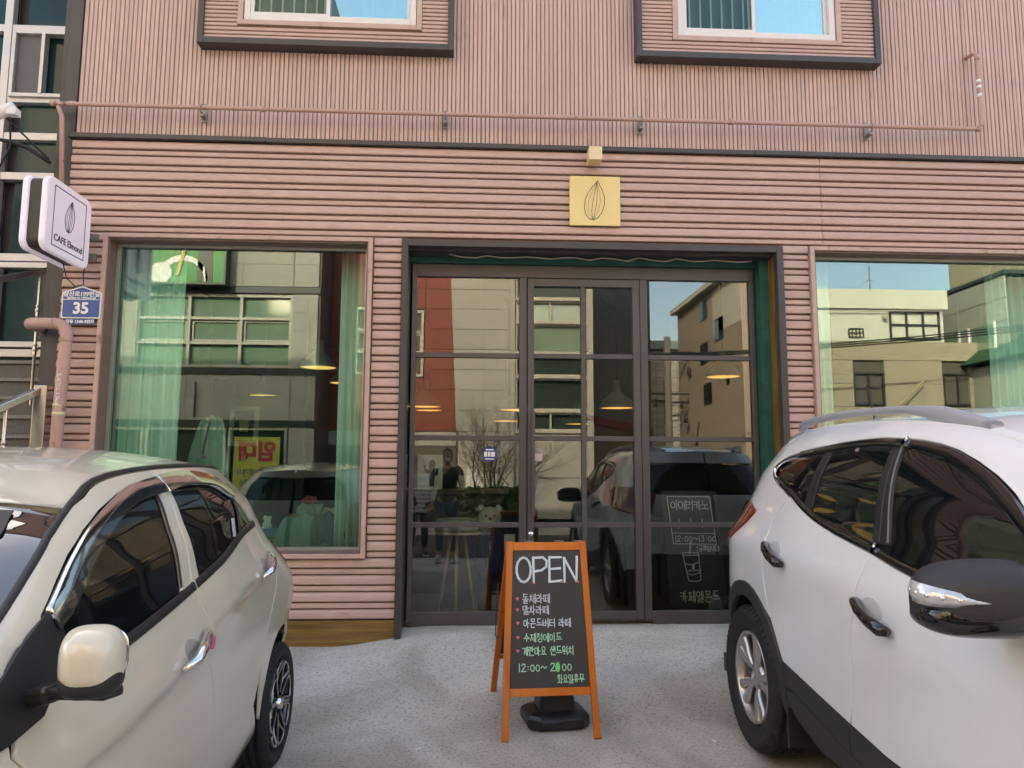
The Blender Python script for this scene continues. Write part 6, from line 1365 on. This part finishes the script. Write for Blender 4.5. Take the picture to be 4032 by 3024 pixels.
B('underbody', m_black, (-.78, -3.3, .20, .78, .72, .30), SU); B('cabin_floor', m_black, (-.5, -3.2, .30, .5, .6, .75), SU); B('cabin_core', m_black, (-.55, -2.0, .75, .55, .4, 1.3), SU)
shell(tu, SU, .85, lambda q: 1.44, .035)
well(SU, 0, .35, .42, .52, .87); well(SU, 2.64, .35, .42, .52, .87)
def suv_wheel(a, side):
    t, M = tyre(SU, side*.79, a, .35, .352, .225, .222, side, 5)
    MB().lathe([(.222, .06), (.220, .092), (.214, .096), (.206, .088), (.200, .04), (.198, -.06)], 64, M).build('rim', m_silver, t)
    MB().lathe([(.197, -.03), (.0, -.035)], 40, M).build('brake_shadow', m_black, t); MB().lathe([(.14, .0), (.14, .012), (.06, .012)], 40, M).build('brake_disc', m_galv, t)
    U = M.to_3x3()
    for k in range(10):
        c = 2*pi*(k//2)/5+(.205 if k % 2 else -.205)+.3; ph = (.10 if k % 2 else -.10); vs = []; n = 6
        prof = [(.045, .016, .066, -ph*2.2), (.08, .021, .078, -ph*1.2), (.12, .024, .082, -ph*.3), (.165, .027, .080, .0), (.208, .036, .086, .0)]
        for r_, w_2, h_, da in prof:
            cc_ = c+da; e1 = Vector((cos(cc_), sin(cc_), 0)); e2 = Vector((-sin(cc_), cos(cc_), 0)); base = e1*r_
            for u, hh2 in ((-1, -.03), (-1, -.008), (-.45, .0), (.45, .0), (1, -.008), (1, -.03)): vs.append(U @ (base+e2*(w_2*u*.8)+Vector((0, 0, h_+hh2))))
        MB().add(vs, [(i*n+j, i*n+(j+1) % n, (i+1)*n+(j+1) % n, (i+1)*n+j) for i in range(len(prof)-1) for j in range(n)]+[tuple(range(n))], True).build('spoke', m_silver, t)
    MB().lathe([(.0, .082), (.03, .080), (.036, .074), (.06, .066), (.075, .055), (.07, .02)], 32, M).build('hub', m_silver, t)
    em = MB(); em.tube([M @ Vector((.013*cos(q)*1.5, .013*sin(q), .083)) for q in np.linspace(0, 2*pi, 17)], .0016, 5, False)
    for dx in (-.007, .007): em.tube([M @ Vector((dx-.002, -.008, .083)), M @ Vector((dx+.002, .008, .083))], .0015, 5)
    em.tube([M @ Vector((-.007, .0, .083)), M @ Vector((.007, .0, .083))], .0015, 5); em.build('emblem', m_chrome, t)
    for k in range(5):
        c = 2*pi*k/5+.3+pi/5; p = M @ Vector((.055*cos(c), .055*sin(c), .066)); MB().lathe([(0, .006), (.009, .005), (.010, -.02)], 10, Matrix.Translation(p) @ M).build('wheel_nut', m_galv, t)
for a in (0, 2.64):
    for s_ in (-1, 1): suv_wheel(a, s_)
B('mud_flap', m_black, (-.88, -.44, .16, -.68, -.425, .34), SU)
aa2 = MB().tube([(0, 0, 0), (0, .05, .14), (0, .085, .24)], [.007, .0055, .005], 8); aa2.lathe([(0, .03), (.012, .025), (.028, 0)], 14)
for k in range(14): aa2.lathe([(.005, 0), (.0085, .003), (.005, .006)], 8, Matrix.Translation((0, .018+.0045*k, .045+.012*k)))
aa2.build('antenna', m_black, SU, loc=(0, .30, 1.635))
# ------------------------------------------------------------------ two people standing in the street, mirrored in the entrance glass
def skinned(name, m, verts, edges, par, sub=2, root=0):
    """verts: (x,y,z,radius)"""
    me = bpy.data.meshes.new(name+'_cage'); me.from_pydata([v[:3] for v in verts], edges, []); o = bpy.data.objects.new(name+'_cage', me); COL.objects.link(o)
    sk = o.modifiers.new('skin', 'SKIN'); sk.use_smooth_shade = True
    if not me.skin_vertices: me.skin_vertices.new() if hasattr(me.skin_vertices, 'new') else None
    for i, v in enumerate(verts):
        sv = me.skin_vertices[0].data[i]; r = v[3]; sv.radius = (r, r) if not isinstance(r, tuple) else r; sv.use_root = (i == root)
    sb_ = o.modifiers.new('sub', 'SUBSURF'); sb_.levels = sb_.render_levels = sub
    dg = bpy.context.evaluated_depsgraph_get(); out = bpy.data.meshes.new_from_object(o.evaluated_get(dg)); bpy.data.objects.remove(o)
    out.materials.clear(); out.materials.append(m); out.polygons.foreach_set('use_smooth', [True]*len(out.polygons)); out.name = name
    return link(name, out, par)
m_skin = pm('skin', (.42, .25, .17), .5, var=.04); m_hair = pm('hair_black', (.012, .010, .009), .4, var=.3, scale=80)
def person(label, loc, rz, jacket, trousers, shoe, puffer=False, hands=None, scale=1.0):
    t = thing('person', label, 'person', loc, rz); t.scale = (scale,)*3
    L, R = -1, 1
    V = [(0, 0, .93, .13), (0, .01, 1.08, .125), (0, .0, 1.25, .14), (0, .01, 1.40, .12), (0, .01, 1.49, .055), (0, -.01, 1.58, .062)]
    E_l = [(0, 1), (1, 2), (2, 3), (3, 4), (4, 5)]; legs = []; arms = []
    for s_ in (L, R):
        i = len(V); V += [(s_*.10, 0, .87, .095), (s_*.115, -.02, .50, .062), (s_*.12, .02, .10, .042), (s_*.125, -.05, .035, .035), (s_*.13, -.15, .025, .028)]; E_l += [(0, i), (i, i+1), (i+1, i+2), (i+2, i+3), (i+3, i+4)]
        el, wr_ = hands[0 if s_ < 0 else 1]
        j = len(V); V += [(s_*.19, .01, 1.40, .058), (*el, .042), (*wr_, .028)]; E_l += [(3, j), (j, j+1), (j+1, j+2)]
        d = (Vector(wr_)-Vector(el)).normalized(); p = Vector(wr_)+d*.07; k = len(V); V += [(*p, .032)]; E_l += [(j+2, k)]
        arms.append((Vector(wr_), d, p, s_))
    skinned('body', m_skin, V, E_l, t)
    # head with face
    hd = MB(); ball(hd, (0, -.005, 1.635), (.075, .09, .115), 20); ball(hd, (0, -.095, 1.625), (.014, .018, .025), 8)
    for s_ in (L, R): ball(hd, (s_*.075, .0, 1.63), (.012, .02, .03), 8)
    h = hd.build('head', m_skin, t); fx = MB()
    for s_ in (L, R): ball(fx, (s_*.03, -.082, 1.65), (.014, .008, .006), 8)
    fx.build('eyes', m_ink, h); ball(MB(), (0, -.082, 1.585), (.045, .022, .035), 12).build('face_mask', m_card, h); ball(MB(), (0, .018, 1.66), (.085, .092, .115), 18).build('hair', m_hair, h)
    # hands: five short finger chains
    for wr_, d, p, s_ in arms:
        side = d.cross(Vector((0, 0, 1))); side = side.normalized() if side.length > .1 else Vector((1, 0, 0)); nrm_ = side.cross(d).normalized()
        for q in range(4):
            b0 = p+side*(q-1.5)*.020; ln_ = (.028, .032, .030, .024)[q]; b1 = b0+d*ln_*1.2; b2 = b1+(d*.8-nrm_*.6)*ln_; b3 = b2+(d*.3-nrm_)*ln_*.7
            skinned('finger', m_skin, [(*b0, .010), (*b1, .009), (*b2, .008), (*b3, .007)], [(0, 1), (1, 2), (2, 3)], t, 1)
        b0 = p-d*.04+side*s_*.028; b1 = b0+side*s_*.02+d*.03; b2 = b1+d*.03-nrm_*.01; skinned('thumb', m_skin, [(*b0, .012), (*b1, .010), (*b2, .009)], [(0, 1), (1, 2)], t, 1)
    # clothes
    f = .018 if puffer else .010
    JV = [(0, 0, .86, .165+f), (0, .01, 1.08, .14+f), (0, 0, 1.25, .15+f), (0, .01, 1.39, .125+f), (0, .01, 1.47, .07)]; JE = [(0, 1), (1, 2), (2, 3), (3, 4)]
    for s_, hnd in ((L, hands[0]), (R, hands[1])):
        el, wr_ = hnd; j = len(JV); JV += [(s_*.195, .01, 1.39, .066+f), (*el, .052+f), (*(Vector(el)*.12+Vector(wr_)*.88), .040+f)]; JE += [(3, j), (j, j+1), (j+1, j+2)]
    skinned('jacket', jacket, JV, JE, t)
    TV = [(0, 0, .92, .145)]; TE = []
    for s_ in (L, R): j = len(TV); TV += [(s_*.10, 0, .84, .105), (s_*.115, -.02, .50, .075), (s_*.12, .015, .14, .060)]; TE += [(0, j), (j, j+1), (j+1, j+2)]
    skinned('trousers', trousers, TV, TE, t)
    for s_ in (L, R):
        sh = blob('shoe', shoe, t, (s_*.13, -.065, .048), (.050, .145, .048), (2.6, 2.6, 2.4), flat=lambda v: Vector((v.x*(1-.15*(v.y > .05)), v.y, v.z if v.z < 0 else v.z*(1+.5*max(0, v.y/.145)))))
        blob('sole', m_white, sh, (s_*.13, -.065, .018), (.054, .150, .018), (3, 3, 4))
    if puffer:
        mb = MB()
        for k in range(9): zc = .80+.075*k; rr_ = .175-.02*max(0, k-6); mb.lathe([(rr_-.01, -.036), (rr_+.012, -.018), (rr_+.016, 0), (rr_+.012, .018), (rr_-.01, .036)], 24, Matrix.Translation((0, .0, zc)) @ Matrix.Diagonal((1.12, .86, 1, 1)))
        mb.build('quilting', jacket, t)
    return t
m_jean = pm('blue_jeans', (.06, .085, .12), .8, var=.2, scale=12); m_dkj = pm('dark_jacket', (.035, .04, .035), .7, var=.15); m_puff = pm('white_puffer', (.60, .58, .57), .5, var=.05)
person('person in dark top and jeans holding up both hands, mirrored in the left entrance panel', (-.40, -.32, .08), pi, m_dkj, m_jean, pm('grey_sneaker', (.35, .36, .37), .6, var=.2, scale=20),
       hands=(((-.24, -.16, 1.18), (-.20, -.26, 1.38)), ((.22, -.16, 1.16), (.06, -.26, 1.36))))
person('person in a white quilted jacket, mirrored at the left edge of the entrance glass', (-.92, -1.35, .05), pi-.15, m_puff, m_black, m_black, True,
       hands=(((-.27, .02, 1.12), (-.22, -.12, .92)), ((.27, .02, 1.12), (.20, -.14, .93))), scale=.96)
